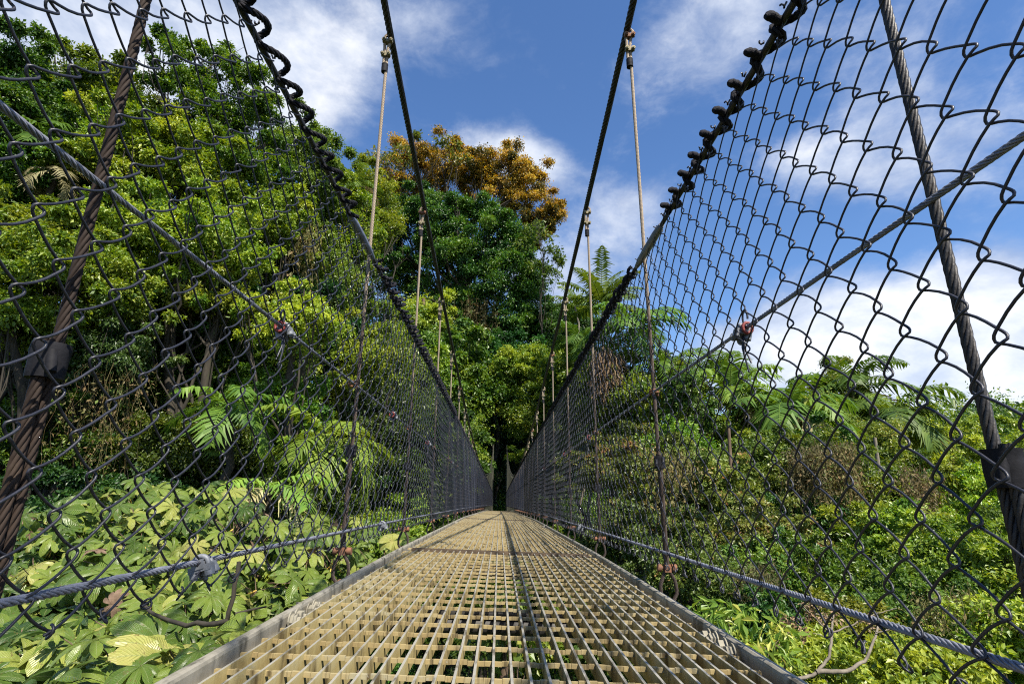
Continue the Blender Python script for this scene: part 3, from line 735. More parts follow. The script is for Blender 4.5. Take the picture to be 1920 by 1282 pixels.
T(BT,'pale leafy crown low beside the second left hanger cable','tree',580,880,75,50,15,'bright',leafpx=9,tintb=.4)
T(BT,'yellow-green crown at the very left edge under the leaning mid cable','tree',20,600,70,70,12.5,'bright',leafpx=11,tintb=.5)
T(VT,'dim vine-clad tree left of the sunlit palm fronds, behind the creepers','tree',330,640,90,80,17.5,'mid',leafpx=8.5,tintb=.32)
T(VT,'mid green tree behind the upright palm fronds on the left','tree',480,700,90,75,19,'mid',leafpx=8,tintb=.42)
T(BT,'green tree just above the big-leaved plant, left of the fan-like palm','tree',380,850,110,55,15,'mid',leafpx=8.5,tintb=.35)
T(BT,'leafy tree in the shade at the far left above the big-leaved plant','tree',90,830,120,75,15,'mid',leafpx=9,tintb=.28)
T(BT,'green bushy tree between the fan-like palm and the deck','tree',560,945,90,45,13,'mid',leafpx=8.5,tintb=.4)
# ---- centre
T('emergent_tree','giant tree with an orange flushed crown towering at the end of the bridge','tree',880,420,0,0,63,'orange',leafpx=4.6,bark='bark_dark',limbs=30,trunk_r=.8,dens=1.2,nleaf=8,base=(*at(860,700,63)[:2],-3.),
  puffs=[(760,282,36,0),(800,280,40,0),(840,300,42,0),(870,320,40,0),(790,318,40,3),(745,330,34,0),(712,372,34,0),(740,385,36,2),(690,395,24,0),(700,350,26,1),(665,420,22,1),(725,345,30,3),(805,335,36,2),(860,270,16,0),(775,360,34,3),(915,312,42,0),(950,305,42,0),(985,322,40,0),(1008,350,34,0),(895,345,40,2),(930,350,44,1),(968,362,46,1),(1000,388,40,0),(1032,398,28,0),(1048,385,16,0),(1030,420,22,0),(985,415,36,2),(1010,440,24,1),(955,400,30,3),(845,345,32,3),(1000,465,14,2),(880,300,24,1)],tintb=.44,tints=.62)
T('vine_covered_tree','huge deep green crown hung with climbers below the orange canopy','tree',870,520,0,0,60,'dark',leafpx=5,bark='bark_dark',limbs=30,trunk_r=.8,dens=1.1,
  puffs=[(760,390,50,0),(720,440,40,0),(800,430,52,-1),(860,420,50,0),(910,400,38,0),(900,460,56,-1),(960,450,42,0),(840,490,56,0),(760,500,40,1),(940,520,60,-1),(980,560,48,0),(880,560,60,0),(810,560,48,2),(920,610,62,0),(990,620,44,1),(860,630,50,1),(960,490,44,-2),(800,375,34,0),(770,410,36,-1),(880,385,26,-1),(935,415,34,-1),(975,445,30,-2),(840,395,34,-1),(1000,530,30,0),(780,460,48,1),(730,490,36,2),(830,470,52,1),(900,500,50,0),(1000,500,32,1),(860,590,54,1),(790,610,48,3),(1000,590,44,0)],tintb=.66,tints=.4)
T(BT,'sparse light-leaved tree against white cloud right of the giant tree','tree',1020,470,0,0,56,'yellow',leafpx=7.5,limbs=16,dens=.55,nleaf=5,trunk_r=.13,base=(*at(985,640,56)[:2],-2.),
  puffs=[(1010,430,26,0),(1035,470,26,0),(1000,500,28,0),(1030,515,22,0),(985,455,26,0),(1045,490,14,0)],tintb=.5)
T(BT,'thin pale green branches poking out left of the orange canopy','tree',735,290,0,0,58,'yellow',leafpx=8,limbs=14,dens=.5,nleaf=5,trunk_r=.12,base=(*at(760,600,58)[:2],-2.),
  puffs=[(705,295,18,0),(735,300,26,0),(760,290,22,0),(830,262,16,0),(860,290,20,0),(778,252,10,0)],tintb=.6)
T(BT,'leafy green tree between the left fence top and the giant tree','tree',690,400,55,75,48,'mid',leafpx=5.5,tintb=.5)
T(BT,'dusky tree with sky glimpses between the left fence and the giant trunk','tree',745,540,55,55,66,'dark',leafpx=5,dens=.6,limbs=16,bark='bark_dark')
T(BT,'yellow-green rounded bush beneath the giant tree, left of the third hanger cable','tree',790,605,60,42,56,'bright',leafpx=5.5,tintb=.7)
T(BT,'big-leaved light green tree left of the dark gap at the bridge end','tree',845,735,68,115,50,'bright',leafpx=7.5,tintb=.42,asp=.6,droop=.6,base=(*at(820,900,50.5)[:2],-2.))
T(BT,'light green leafy slope tree between the third and fourth hanger cables at left','tree',790,720,60,80,44,'bright',leafpx=7,tintb=.38)
T(BT,'drooping leafy tree close beside the left main cable low point','tree',860,840,42,70,46,'mid',leafpx=6.5,tintb=.5,droop=.7)
T(BT,'fresh yellow-green tree directly above the dark gap','tree',1000,715,80,55,53,'mid',leafpx=5.5,tintb=.60,base=(*at(1040,900,53)[:2],-2.))
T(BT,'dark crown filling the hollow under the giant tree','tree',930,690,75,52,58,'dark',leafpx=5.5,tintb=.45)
T(BT,'small tiered tree overhanging the right main cable near its low point','tree',1002,795,50,46,50.5,'mid',leafpx=5.5,tintb=.58,base=(*at(1060,900,50.5)[:2],-2.))
T(BT,'little lit branch of leaves over the right side of the dark gap','tree',982,858,26,22,49,'bright',leafpx=6,tintb=.6,shape='flat',base=(*at(1010,900,49)[:2],-2.))
T(BT,'leafy green tree behind the right main cable','tree',1070,745,50,75,50,'bright',leafpx=5.5,tintb=.45)
T(BT,'dark leafy tree hugging the left side of the path opening','tree',895,900,22,60,52.5,'dark',leafpx=5.5,tintb=.25,base=(*at(885,950,52.5)[:2],-2.))  # next trees too: deep shade of the path opening is put into leaf tint
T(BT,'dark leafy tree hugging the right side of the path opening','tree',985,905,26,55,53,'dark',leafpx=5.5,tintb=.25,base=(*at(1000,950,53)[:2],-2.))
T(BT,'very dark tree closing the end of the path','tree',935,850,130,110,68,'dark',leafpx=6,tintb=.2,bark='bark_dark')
T(VT,'gloomy tree behind the palms right of the giant tree','tree',1060,630,65,62,62,'dark',leafpx=5,tintb=.4,bark='bark_dark')
make_palm('palm with upright feathery fronds above the right fence top',1130,575,45,85,nf=16,dead=0,els=(.0,1.45),tint=.55,drp=.7,nl=36,lf=.24)
make_palm('palm with wide drooping fronds between the right main cable and the fence',1092,640,43,80,nf=13,dead=0,els=(-.3,.9),tint=.4,nl=34)
make_palm('slim pale-stemmed palm standing right of the sparse light-leaved tree',1078,575,54,52,nf=13,dead=0,els=(.1,1.4),tint=.6,nl=28,lf=.24)
make_palm('palm seen through the right fence just behind its knotted top',1185,620,40,85,nf=14,dead=1,els=(-.2,1.0),tint=.5,nl=34)
make_palm('dark palm half hidden by the left fence top beside the giant tree',668,350,44,60,nf=13,dead=1,els=(-.2,1.1),tint=.4,nl=30)
# ---- palms on the left
make_palm('dried cream-coloured palm at the upper left',105,330,16.5,70,nf=9,dead=9,els=(-.4,.7),tint=.75,drp=1.1,nl=26,tall=5)
make_palm('palm with dark arching fronds above the dried one at upper left',120,285,17.5,130,nf=11,dead=1,els=(-.2,.8),tint=.35,nl=34,tall=6)
make_palm('broad-leaved palm with sunlit fronds low in the left forest wall',430,765,13,125,nf=11,dead=0,els=(-.35,.9),tint=.55,nl=30,wid=.085,lf=.34,tall=7)
make_palm('fan-like palm beside the second hanger cable at left',625,825,13.2,140,nf=13,dead=0,els=(-.4,.8),tint=.6,nl=32,tall=7)
make_palm('golden dry palm just above the big-leaved plant',500,915,9.5,120,nf=9,dead=5,els=(-.3,.6),tint=.7,nl=30,tall=5)
# ---- right: palms
make_palm('right-side palm farthest left, half hidden by knotted mesh',1255,690,38,70,nf=13,dead=1,els=(-.1,1.1),tint=.55,nl=30)
make_palm('tall ragged palm whose crown sits under the red clip of the right mid cable',1370,735,37,95,nf=16,dead=4,els=(-.5,1.3),tint=.5,nl=36)
make_palm('full palm with long hanging fronds right of the ragged palm',1475,775,34,115,nf=17,dead=3,els=(-.5,1.2),tint=.55,nl=38)
make_palm('palm with one frond spiking into the cloud',1600,735,44,90,nf=13,dead=1,els=(-.2,1.4),tint=.45,nl=34)
make_palm('palm with wind-swept fronds nearest the lone sky gap at right',1665,775,40,100,nf=14,dead=2,els=(-.3,1.0),tint=.5,nl=34)
make_palm('tall shaded palm behind the second hanger cable on the right',1345,700,45,60,nf=12,dead=0,els=(.1,1.3),tint=.5,nl=30)
# ---- right: broadleaf
T(BT,'slim dark upright tree rising between the second right hanger and the ragged palm','tree',1290,770,32,70,33,'dark',leafpx=7,tintb=.5)
T(BT,'dark column-shaped tree below the spiking palm frond','tree',1560,860,30,65,29,'dark',leafpx=7,tintb=.5)
T(BT,'tall loose tree with visible branches left of the pale grey trunk','tree',1610,925,48,85,22,'mid',leafpx=8,dens=.45,tintb=.6,limbs=24,bark='bark')
T(BT,'shadowy round tree beneath the flat canopies at right','tree',1790,940,60,45,30,'dark',leafpx=7,tintb=.4)
T(BT,'loose airy tree with pale limbs at the right border','tree',1870,1030,70,60,17,'yellow',leafpx=9,dens=.55,tintb=.45,limbs=24,bark='bark')
T(BT,'dark hollow-crowned tree behind the low cable in the middle of the right fence','tree',1490,1080,60,50,17,'dark',leafpx=8,tintb=.35)
T(BT,'sunny crown between the ragged palm and the long-fronded palm','tree',1425,810,60,45,39,'bright',leafpx=6,tintb=.5)
T(BT,'yellowish crown on the skyline just right of the long-fronded palm','tree',1530,800,55,50,40,'yellow',leafpx=6,tintb=.45)
T(BT,'sunlit crown under the wind-swept palm','tree',1610,840,70,48,36,'yellow',leafpx=6.5,tintb=.4)
T(BT,'bright crown behind the second right hanger cable at deck height','tree',1260,860,80,50,30,'bright',leafpx=7,tintb=.5)
T(BT,'yellow-green crown left of the brown vine curtain','tree',1450,950,75,50,22,'yellow',leafpx=8,tintb=.45)
T(BT,'light crown right of the grey trunk, below the flat canopies','tree',1720,1030,85,55,18,'bright',leafpx=9,tintb=.55)
T(BT,'dense green tree filling the right fence behind the third hanger cable','tree',1130,760,70,80,42,'mid',leafpx=6,tintb=.45)
T(BT,'deep green tree between the third and second hanger cables on the right','tree',1230,760,80,75,38,'mid',leafpx=6.5,tintb=.5)
T(BT,'green crown directly beneath the ragged palm','tree',1320,830,85,50,36,'mid',leafpx=6.5,tintb=.55)
T(BT,'yellow feathery tree between two palms on the right skyline','tree',1570,765,60,58,47,'yellow',leafpx=5.5,tintb=.4)
T(BT,'leafy crown right of the wind-swept palm','tree',1680,850,85,58,42,'bright',leafpx=6.5,tintb=.5)
T(BT,'small grey-green crown breaking the skyline left of the flat canopy','tree',1790,815,36,26,64,'mid',leafpx=5,dens=.7,shape='flat')
T(BT,'wide flat-topped bright green canopy at the far right','tree',1880,850,110,55,47,'bright',leafpx=6,tintb=.62,shape='flat',limbs=20)
T(BT,'second flat canopy tucked below the wide bright one','tree',1800,890,85,40,41,'bright',leafpx=6.5,tintb=.5,shape='flat',limbs=14)
T(BT,'rounded olive crown with pinkish new leaves behind the second hanger cable','tree',1180,890,95,62,26,'olive',leafpx=7.5,tintb=.5)
T(BT,'olive crown dotted with red new leaves left of the vine-hung tree','tree',1310,930,85,75,24,'olive',leafpx=7.5,tintb=.55)
T(BT,'pale green rounded crown under the long hanging palm fronds','tree',1430,880,90,55,27,'yellow',leafpx=7.5,tintb=.38)
T(VT,'tree hung with brown vine curtains in the right forest','tree',1545,890,85,60,25,'mid',leafpx=7.5,tintb=.45)
T(BT,'straight grey-trunked tree right of the vine curtains','tree',1650,910,75,55,27,'mid',leafpx=7.5,tintb=.55,bark='bark')
T(BT,'layered green tree inward of the flat canopy','tree',1760,960,90,65,25,'mid',leafpx=8,tintb=.6)
T(BT,'sunlit tree behind the nearest hanger cable on the right','tree',1880,960,90,60,22,'bright',leafpx=8.5,tintb=.5)
T(BT,'olive tree with orange leaf tips low behind the right fence','tree',1400,1010,90,65,19,'olive',leafpx=8.5,tintb=.5)
T(BT,'shaded understory tree beneath the vine curtains','tree',1530,1000,90,55,21,'dark',leafpx=8,tintb=.5)
T(BT,'green tree on the slope behind the grey trunk','tree',1660,1020,90,60,19,'mid',leafpx=8.5,tintb=.55)
T(BT,'leafy tree low at the right border above the low cable','tree',1830,1070,110,70,15,'bright',leafpx=10,tintb=.42)
T(BT,'small-leaved bushy tree beside the right edge of the deck','tree',1200,1010,85,55,20,'olive',leafpx=8,tintb=.45)
T(BT,'grey-green bushy crown just outside the right channel of the deck','tree',1290,1090,80,65,13,'olive',leafpx=8,tintb=.35)
T(BT,'dark leafy tree behind the bottom loops of the right fence','tree',1430,1090,80,55,15,'dark',leafpx=9,tintb=.65)
T(BT,'bushy tree in the middle of the lower right foliage','tree',1570,1080,90,55,14.5,'bright',leafpx=9.5,tintb=.42)
T(BT,'yellow-leaved tree below the low cable at right','tree',1720,1170,110,60,12,'yellow',leafpx=10,tintb=.36)
T('shrub','light green shrub with long leaves at the right corner of the deck','shrub',1370,1190,70,55,6.2,'yellow',leafpx=24,asp=.3,tintb=.62,droop=.7,dens=.8,bark='bark_brown',n=16)
T('shrub','fresh green shrub at the bottom edge right of the deck','shrub',1520,1255,95,50,8.5,'bright',leafpx=13,tintb=.6)
T('shrub','leafy shrub in the lower right corner','shrub',1720,1265,110,50,8.5,'bright',leafpx=13,tintb=.55)
T('shrub','green shrub at the right border below the low cable','shrub',1890,1210,90,70,9.5,'bright',leafpx=12,tintb=.5)
T('shrub','dark shrub between the long-leaved shrub and the bare branch','shrub',1440,1190,70,55,11,'dark',leafpx=10,tintb=.6)
T('shrub','green shrub behind the bare branch','shrub',1580,1180,80,50,11,'mid',leafpx=10,tintb=.6)
# ---- under and beside the deck
T(BT,'tree seen through the near grating, left half','tree',800,1150,150,75,12,'mid',leafpx=10,tintb=.6,base=(-3.2,12,-11))
T(BT,'tree seen through the near grating, right half','tree',1060,1170,150,75,13.5,'mid',leafpx=10,tintb=.55)
T(BT,'bright sapling directly below the middle of the grating','tree',950,1200,45,75,7.2,'yellow',leafpx=22,asp=.6,tintb=.6,n=12,dens=.7,bark='bark_brown')
T(BT,'tree under the far half of the bridge','tree',930,1040,180,42,30,'mid',leafpx=7,tintb=.5)
T(BT,'shaded tree beneath the near left corner of the deck','tree',560,1220,150,80,11,'dark',leafpx=10,tintb=.55)
T(BT,'dim tree behind the big-leaved plant at lower left','tree',200,1020,210,90,13,'dark',leafpx=10,tintb=.4)
T(BT,'green tree low between the deck and the left fence','tree',700,1010,80,60,18,'bright',leafpx=8.5,tintb=.5)
# ------------------------------------------------------------------ big-leaved plant close by on the left
def pleat_leaf_mat():
    t = NT('lobed_leaf'); a = t.n('ShaderNodeAttribute', attribute_name='tint')
    uv = t.n('ShaderNodeTexCoord').outputs['UV']; sp = t.n('ShaderNodeSeparateXYZ'); t.l(uv, sp.inputs[0])
    u = sp.outputs[0]; v = t.math('ABSOLUTE', sp.outputs[1])
    ph = t.math('MULTIPLY', t.math('SUBTRACT', u, t.math('MULTIPLY', v, .28)), 78.)
    wv = t.math('SINE', ph)
    co = obj_coord(t); nz = t.noise(14, 5, .65, co); nz2 = t.noise(55, 3, .6, co)
    col = t.ramp(t.math('ADD', a.outputs['Fac'], t.math('MULTIPLY', t.math('SUBTRACT',nz,.5), .5)), [(0,(.032,.078,.013)),(.3,(.105,.175,.025)),(.62,(.22,.29,.045)),(.85,(.37,.39,.09)),(1,(.46,.42,.14))])
    vein = t.math('LESS_THAN', v, .06)
    col = t.mix(t.math('MULTIPLY', vein, .5), col, (.28,.32,.13))
    col = t.mix(t.math('MULTIPLY', t.ramp(wv,[(.75,(0,0,0)),(1,(1,1,1))]), .22), col, (.26,.32,.14))
    brown = t.math('GREATER_THAN', nz2, .645); col = t.mix(t.math('MULTIPLY', brown, .7), col, (.16,.11,.04))
    b = t.bsdf(col, .33, 0, t.bump(wv, .5, .005), .5)
    tr = t.n('ShaderNodeBsdfTranslucent'); t.l(col, tr.inputs[0]); mx = t.n('ShaderNodeMixShader'); mx.inputs[0].default_value=.36
    t.l(b.outputs[0], mx.inputs[1]); t.l(tr.outputs[0], mx.inputs[2]); t.l(mx.outputs[0], t.out.inputs[0]); return t.m
L['lobed'] = pleat_leaf_mat()
def leaf_template(rng, nl=9):
    V=[];F=[];UV=[]
    for k in range(nl):
        a = -2.55+5.1*k/(nl-1)+rng.normal(0,.05); ln = (.62+.38*math.cos(a*.55))*rng.uniform(.9,1.06)
        d = np.array([math.cos(a),math.sin(a),0]); s = np.array([-math.sin(a),math.cos(a),0])
        ts = np.array([.0,.18,.38,.58,.76,.9,1.0]); ws = np.array([.0,.07,.105,.15,.165,.12,.02])*1.22
        dr = rng.uniform(.12,.65); b=len(V); fold=rng.uniform(.12,.3)
        for t_,w_ in zip(ts,ws):
            c = d*t_*ln; z = .05*math.sin(t_*3)-dr*t_**2.2*ln; wob = rng.normal(0,.008,2)
            V += [c-s*w_*ln+np.array([0,0,z+fold*w_+wob[0]]), c+np.array([0,0,z]), c+s*w_*ln+np.array([0,0,z+fold*w_+wob[1]])]
            UV += [(t_,-1),(t_,0),(t_,1)]
        for q in range(len(ts)-1):
            p = b+q*3; F += [[p,p+1,p+4,p+3],[p+1,p+2,p+5,p+4]]
    return np.array(V),np.array(F),np.array(UV)
def place(mb, tmpl, c, nvec, az, size, tint, mi=0):
    V,F,UV = tmpl; n = nvec/np.linalg.norm(nvec); x = np.array([math.cos(az),math.sin(az),0]); x -= n*x.dot(n); x/=np.linalg.norm(x); y = np.cross(n,x)
    mb.add((V*size)@np.stack([x,y,n])+c, F, tint, mi, uv=UV)
def lobed_plant(name, label, tips, base, seed, size=(.17,.25), nleaf=(6,10), stalk=.035):
    rng = np.random.RandomState(seed); tm = [leaf_template(rng, rng.choice([8,9,10])) for _ in range(8)]
    root = empty(name, tuple(base)); tag(root, label, 'plant'); inv = Matrix.Translation(-root.location)
    ml = MB(); mbk = MB(); mf = MB(); base = np.array(base,float)
    for (px,py,Y) in tips:
        tip = at(px,py,Y)
        q = limb_path(base, tip, rng, 9, .05, .06); tube(mbk, q, np.linspace(stalk,.010,9), 7)
        n = rng.randint(7,12); a0 = rng.rand()*6
        for k in range(n):
            az = a0+k*2.4; rr = rng.uniform(.10,.30); el = rng.uniform(-.15,.9)*(1-k/n*.3)
            h = np.array([math.cos(az)*math.cos(el),math.sin(az)*math.cos(el),math.sin(el)])*rr
            c = tip+h; tube(mbk, limb_path(tip-np.array([0,0,.04*k*.5]), c, rng, 5, -.1, .03), .0035, 4, tint=.6, cap=False)
            nv = np.array([0,0,1.])+h*1.4/rr*.62+rng.normal(0,.42,3)+np.array([.25,-.35,0])
            place(ml, tm[rng.randint(8)], c, nv, az+rng.normal(0,.4), rng.uniform(*size)*rng.choice([.6,.9,1.2,1.5])*(1.15 if Y<3.6 else 1.), float(np.clip(rng.normal(.44,.26),0,.9)))
        if rng.rand()<.55:                                           # yellow finger-like catkins
            for _ in range(rng.randint(3,7)):
                a = rng.rand()*6.3; e = tip+np.array([math.cos(a)*.09,math.sin(a)*.09,-rng.uniform(.06,.14)]); tube(mf,[tip,(tip+e)/2+np.array([0,0,.015]),e],.0065,5)
        if rng.rand()<.35:                                           # dead curled leaf
            for _ in range(2):
                place(mf, tm[rng.randint(8)], tip+rng.normal(0,.12,3)-np.array([0,0,.12]), rng.normal(0,1,3), rng.rand()*6, .10, .5, 1)
    for nm,m,mat in (('leaves',ml,L['lobed']),('stalks',mbk,M['bark_brown']),('tip_clusters',mf,[M['catkin'],M['deadleaf']])):  # last part holds yellow catkins and curled dead leaves
        if m.v: o = m.build(nm, mat, root, uv=(nm=='leaves'), tint=(nm=='leaves')); o.matrix_parent_inverse = inv
M['catkin'] = M_simple('yellow_catkin', (.38,.24,.03), (.55,.38,.06), 30, .6, 0, .3)
M['deadleaf'] = M_simple('dead_leaf', (.09,.055,.03), (.17,.11,.07), 20, .8, 0, .5)
rng = np.random.RandomState(11); tips=[]
def top_y(px): return np.interp(px,[0,60,150,270,330,420,560,650,760],[1010,985,945,908,930,935,975,1000,1010])
for px in np.arange(-20,640,54):
    y0 = top_y(px); k=0; py = y0+18
    lim = min(1330, 1360-.62*max(0,px-330)*1.0)
    while py < lim:
        tips.append((px+rng.uniform(-26,26), py+rng.uniform(-10,10), 5.6-3.0*((py-y0)/380.)+rng.uniform(-.25,.25)))
        py += 42+.11*(py-y0)
tips = [t_ for t_ in tips if t_[2]>2.2]
half = len(tips)//2
tl = [t_ for t_ in tips if t_[0]<250]; tr_ = [t_ for t_ in tips if t_[0]>=250]
lobed_plant('umbrella_leaf_tree','broad plant of large lobed leaves at the lower left border', tl, (-4.6,4.4,-8.), 21, size=(.10,.165))
lobed_plant('umbrella_leaf_tree','plant of large lobed leaves and yellow catkins beside the left edge of the deck', tr_, (-2.5,4.2,-8.), 22, size=(.095,.155))
tp3 = [(px,py,Y) for px,py,Y in [(690,1015,8),(740,1010,8.5),(650,1040,7),(700,1060,6.4),(640,1090,5.6),(600,1130,5),(750,1035,7.6)]]
lobed_plant('umbrella_leaf_tree','low lobed-leaf plant peeking out behind the second left hanger, next to the deck', tp3, (-1.9,7,-8.), 23, size=(.12,.17))

mb = MB(); rng = np.random.RandomState(31); K=150; px = rng.uniform(-20,640,K); py = top_y(px)+rng.uniform(30,380,K); Yd = 5.3-2.3*((py-top_y(px))/380.)+rng.uniform(-.1,.5,K)
ok = (py < 1360-.62*np.clip(px-330,0,999))&(Yd>2.6); pts = np.array([at(a,b,c_) for a,b,c_ in zip(px[ok],py[ok],Yd[ok])]); pts[:,2] -= .12
crown_leaves(mb, np.c_[pts,rng.uniform(.10,.2,len(pts))], rng, 12, 7, .055, .5, .3, .45, .35)
u = mb.build('leafy_weeds', L['mid'], tint=True); u['kind']='stuff'; u['label']='small-leaved growth poking up between the large lobed leaves'; u['category']='weeds'
# dark branch rising in front of the lobed leaves
def branch_thing(name,label,paths,mat,cat='branch',leaf=None,leafmat=None):
    p0 = paths[0][0][0]; root = empty(name, tuple(p0)); tag(root,label,cat); inv = Matrix.Translation(-root.location)
    mb = MB()
    for pts,r0,r1 in paths:
        q = resample(np.array(pts),.06 if r0<.1 else .3); tube(mb, q+R.normal(0,.004,q.shape), np.linspace(r0,r1,len(q)), 7)
    o = mb.build('stem', mat, root); o.matrix_parent_inverse = inv
    if leaf is not None:
        o = leaf.build('tip_clusters', leafmat, root, tint=True); o.matrix_parent_inverse = inv  # small pinkish leaf and bud clusters
    return root
a_ = lambda *p: np.array([at(*q) for q in p])
branch_thing('dead_branch','dark crooked branch in front of the lobed leaves at lower left',[
 (np.vstack([[(-2.2,3.4,-8)],a_((390,1282,3.2),(392,1225,3.2),(425,1160,3.1),(438,1110,3.1),(448,1050,3.1))]),.03,.011),
 (a_((425,1165,3.1),(340,1172,3.2),(290,1150,3.3),(262,1128,3.4)),.014,.008),(a_((440,1150,3.1),(500,1138,3.2)),.008,.004)],M['bark_dark'])
# bare branches with pink clusters, lower right
rng = np.random.RandomState(8)
pk = MB(); cls = np.array([at(px,py,7.4)for px,py in [(1478,1165),(1490,1180),(1500,1190),(1470,1175),(1512,1150),(1520,1140),(1545,1160),(1640,1170),(1575,1150),(1625,1165)]])
crown_leaves(pk, np.c_[cls,np.full(len(cls),.07)], rng, 10, 4, .05, .6, .3, .5, .4)
L['pink'] = leaf_mat('pinkish_buds', [(0,(.16,.07,.04)),(.5,(.30,.15,.10)),(1,(.42,.26,.18))], .2, .7)
branch_thing('bare_branch','pale leafless branches with pinkish bud clusters below the right low cable',[
 (np.vstack([[(3.4,7.2,-9)],a_((1480,1278,6.8),(1530,1262,7),(1555,1230,7.1),(1560,1190,7.2),(1562,1150,7.4))]),.06,.014),
 (a_((1530,1258,7),(1590,1258,7),(1625,1235,7.1),(1640,1195,7.2),(1650,1165,7.4)),.028,.010),
 (a_((1560,1190,7.2),(1530,1160,7.3),(1500,1130,7.4)),.010,.005),(a_((1560,1185,7.2),(1600,1170,7.4),(1640,1150,7.6),(1680,1140,7.7)),.011,.004),
 (a_((1562,1160,7.3),(1530,1150,7.4),(1480,1165,7.4)),.008,.004),(a_((1558,1200,7.2),(1540,1190,7.3),(1525,1185,7.3)),.007,.003),
 (a_((1563,1160,7.3),(1566,1120,7.5)),.007,.003),(a_((1645,1185,7.2),(1690,1175,7.4)),.007,.003)],M['bark'],leaf=pk,leafmat=L['pink'])
# hanging vine curtains
def vines(label, px0, px1, py0, py1, Y, n, seed, mat='vine', wleaf=True, dy=1.2, wid=.8):
    n = int(n*1.5)
    rng = np.random.RandomState(seed); mb = MB(); s = ppm((px0+px1)/2,py0,Y)
    for k in range(n):
        px = rng.uniform(px0,px1); yy = Y+rng.uniform(-dy,dy); t0 = at(px,py0+rng.uniform(-12,18),yy); ln = (py1-py0)/s*rng.uniform(.35,1.0)
        m = 8; q = t0+np.c_[np.cumsum(rng.normal(0,.10,m)),np.cumsum(rng.normal(0,.10,m)),-np.linspace(0,ln,m)]
        tube(mb, q, wid*.5/s*rng.uniform(.5,1.3), 3, tint=rng.uniform(.1,.7), cap=False)
        if wleaf: 
            b = q[rng.randint(1,m,22)]+rng.normal(0,.10,(22,3)); leafquads(mb, b, nrm(rng.normal(0,1,(22,3))), 7/s, .5, rng, .6, rng.uniform(.2,1,22))
    o = mb.build('hanging_vines', L[mat], tint=True); tag(o, label, 'vines')
vines('yellowish vine curtain hanging in the dark hollow at left', 140,290,690,950,13.4,34,1,wid=.6)
vines('brown vine curtain hanging left of the grey trunk on the right', 1520,1600,835,1000,20.5,80,2,wid=1.1)
vines('long thin brown strands hanging in front of the olive crowns at right', 1225,1300,850,960,19.5,30,9)
vines('tan strands hanging among the trees right of the pale grey trunk', 1690,1740,880,1000,21,40,8)
vines('tan vine tuft hanging below the long palm fronds on the right', 1475,1525,845,960,20.5,60,3,wid=1.1)
vines('brown climbers under the giant orange-crowned tree', 850,930,560,700,58.6,40,4)
vines('thin brown vines low down beside the right low cable', 1390,1440,1060,1130,12.4,30,5)
vines('straggling vines in the centre of the left forest wall', 560,600,420,560,20,26,6)
vines('brown creepers drooping over the lower right foliage', 1700,1830,1110,1250,10.2,44,7)
# bundle of dead leaves caught in the palm behind the right fence
mb = MB(); rng = np.random.RandomState(5); c0 = at(1138,690,38)
for k in range(150):
    a = rng.rand()*6.3; r_ = rng.uniform(.05,1.0); q = c0+np.array([math.cos(a)*r_*.8,math.sin(a)*r_*.7,rng.uniform(.2,1.5)]); ln = rng.uniform(.8,3.0)
    m=6; pth = q+np.c_[np.cumsum(rng.normal(.06*math.cos(a),.10,m)),np.cumsum(rng.normal(0,.1,m)),-np.linspace(0,ln,m)]
    tube(mb, pth, np.array([.02,.05,.06,.05,.03,.01]), 4, tint=rng.rand(), cap=False)
    b = pth[rng.randint(1,6,6)]+rng.normal(0,.1,(6,3)); leafquads(mb, b, nrm(rng.normal(0,1,(6,3))-[0,0,1.5]), .42, .3, rng, .8, rng.rand(6))
L['rusty_dry'] = leaf_mat('rusty_dry_leaves', [(0,(.10,.055,.03)),(.5,(.22,.12,.07)),(1,(.33,.21,.13))], .2, .8)
tag(mb.build('dead_frond_bundle', L['rusty_dry'], tint=True),'rust-brown bundle of dead fronds hanging behind the right fence','dead fronds')
# trunks showing in the right forest
for lab,pts,r0,r1,mt in [('brown peeling trunk standing below the ragged palm',((1390,1120,23),(1378,1000,23),(1372,900,23),(1366,800,23)),.09,.07,'bark_brown'),
   ('straight pale grey trunk below the wind-swept palm',((1658,1050,23),(1650,960,23),(1648,880,23),(1640,820,23)),.10,.07,'bark'),
   ('mossy trunk glimpsed below the giant tree at left',((800,680,54),(797,610,54),(794,560,54)),.22,.16,'bark_brown')]:
    q = a_(*pts); b = q[0].copy(); b[2] = float(ground_z(b[0],b[1]))-.3
    mb = MB(); tube(mb, resample(np.vstack([b,q]),.6)+0, np.linspace(r0*1.2,r1,len(resample(np.vstack([b,q]),.6))), 9); tag(mb.build('tree_trunk', M[mt]), lab, 'trunk')
# ------------------------------------------------------------------ light and sky
SUN_AZ, SUN_EL = rad(149), rad(52)          # azimuth measured from +Y towards +X: behind the camera, to the right
sd = Vector((math.sin(SUN_AZ)*math.cos(SUN_EL), math.cos(SUN_AZ)*math.cos(SUN_EL), math.sin(SUN_EL)))
sun_d = bpy.data.lights.new('sun','SUN'); sun_d.energy = 5.0; sun_d.angle = rad(.8); sun_d.color = (1,.93,.80)
sun = bpy.data.objects.new('sun', sun_d); COL.objects.link(sun); sun.rotation_euler = sd.to_track_quat('Z','Y').to_euler(); sun.location=(0,-5,20)
w = bpy.data.worlds.new('World'); S.world = w; w.use_nodes = True
t = NT.__new__(NT); t.t = w.node_tree; t.t.nodes.clear(); t.out = t.t.nodes.new('ShaderNodeOutputWorld')
sky = t.n('ShaderNodeTexSky', sky_type='NISHITA'); sky.sun_disc=False; sky.sun_elevation=SUN_EL; sky.sun_rotation=SUN_AZ; sky.altitude=600
sky.air_density=1.0; sky.dust_density=.6; sky.ozone_density=2.2
tc = t.n('ShaderNodeTexCoord').outputs['Generated']
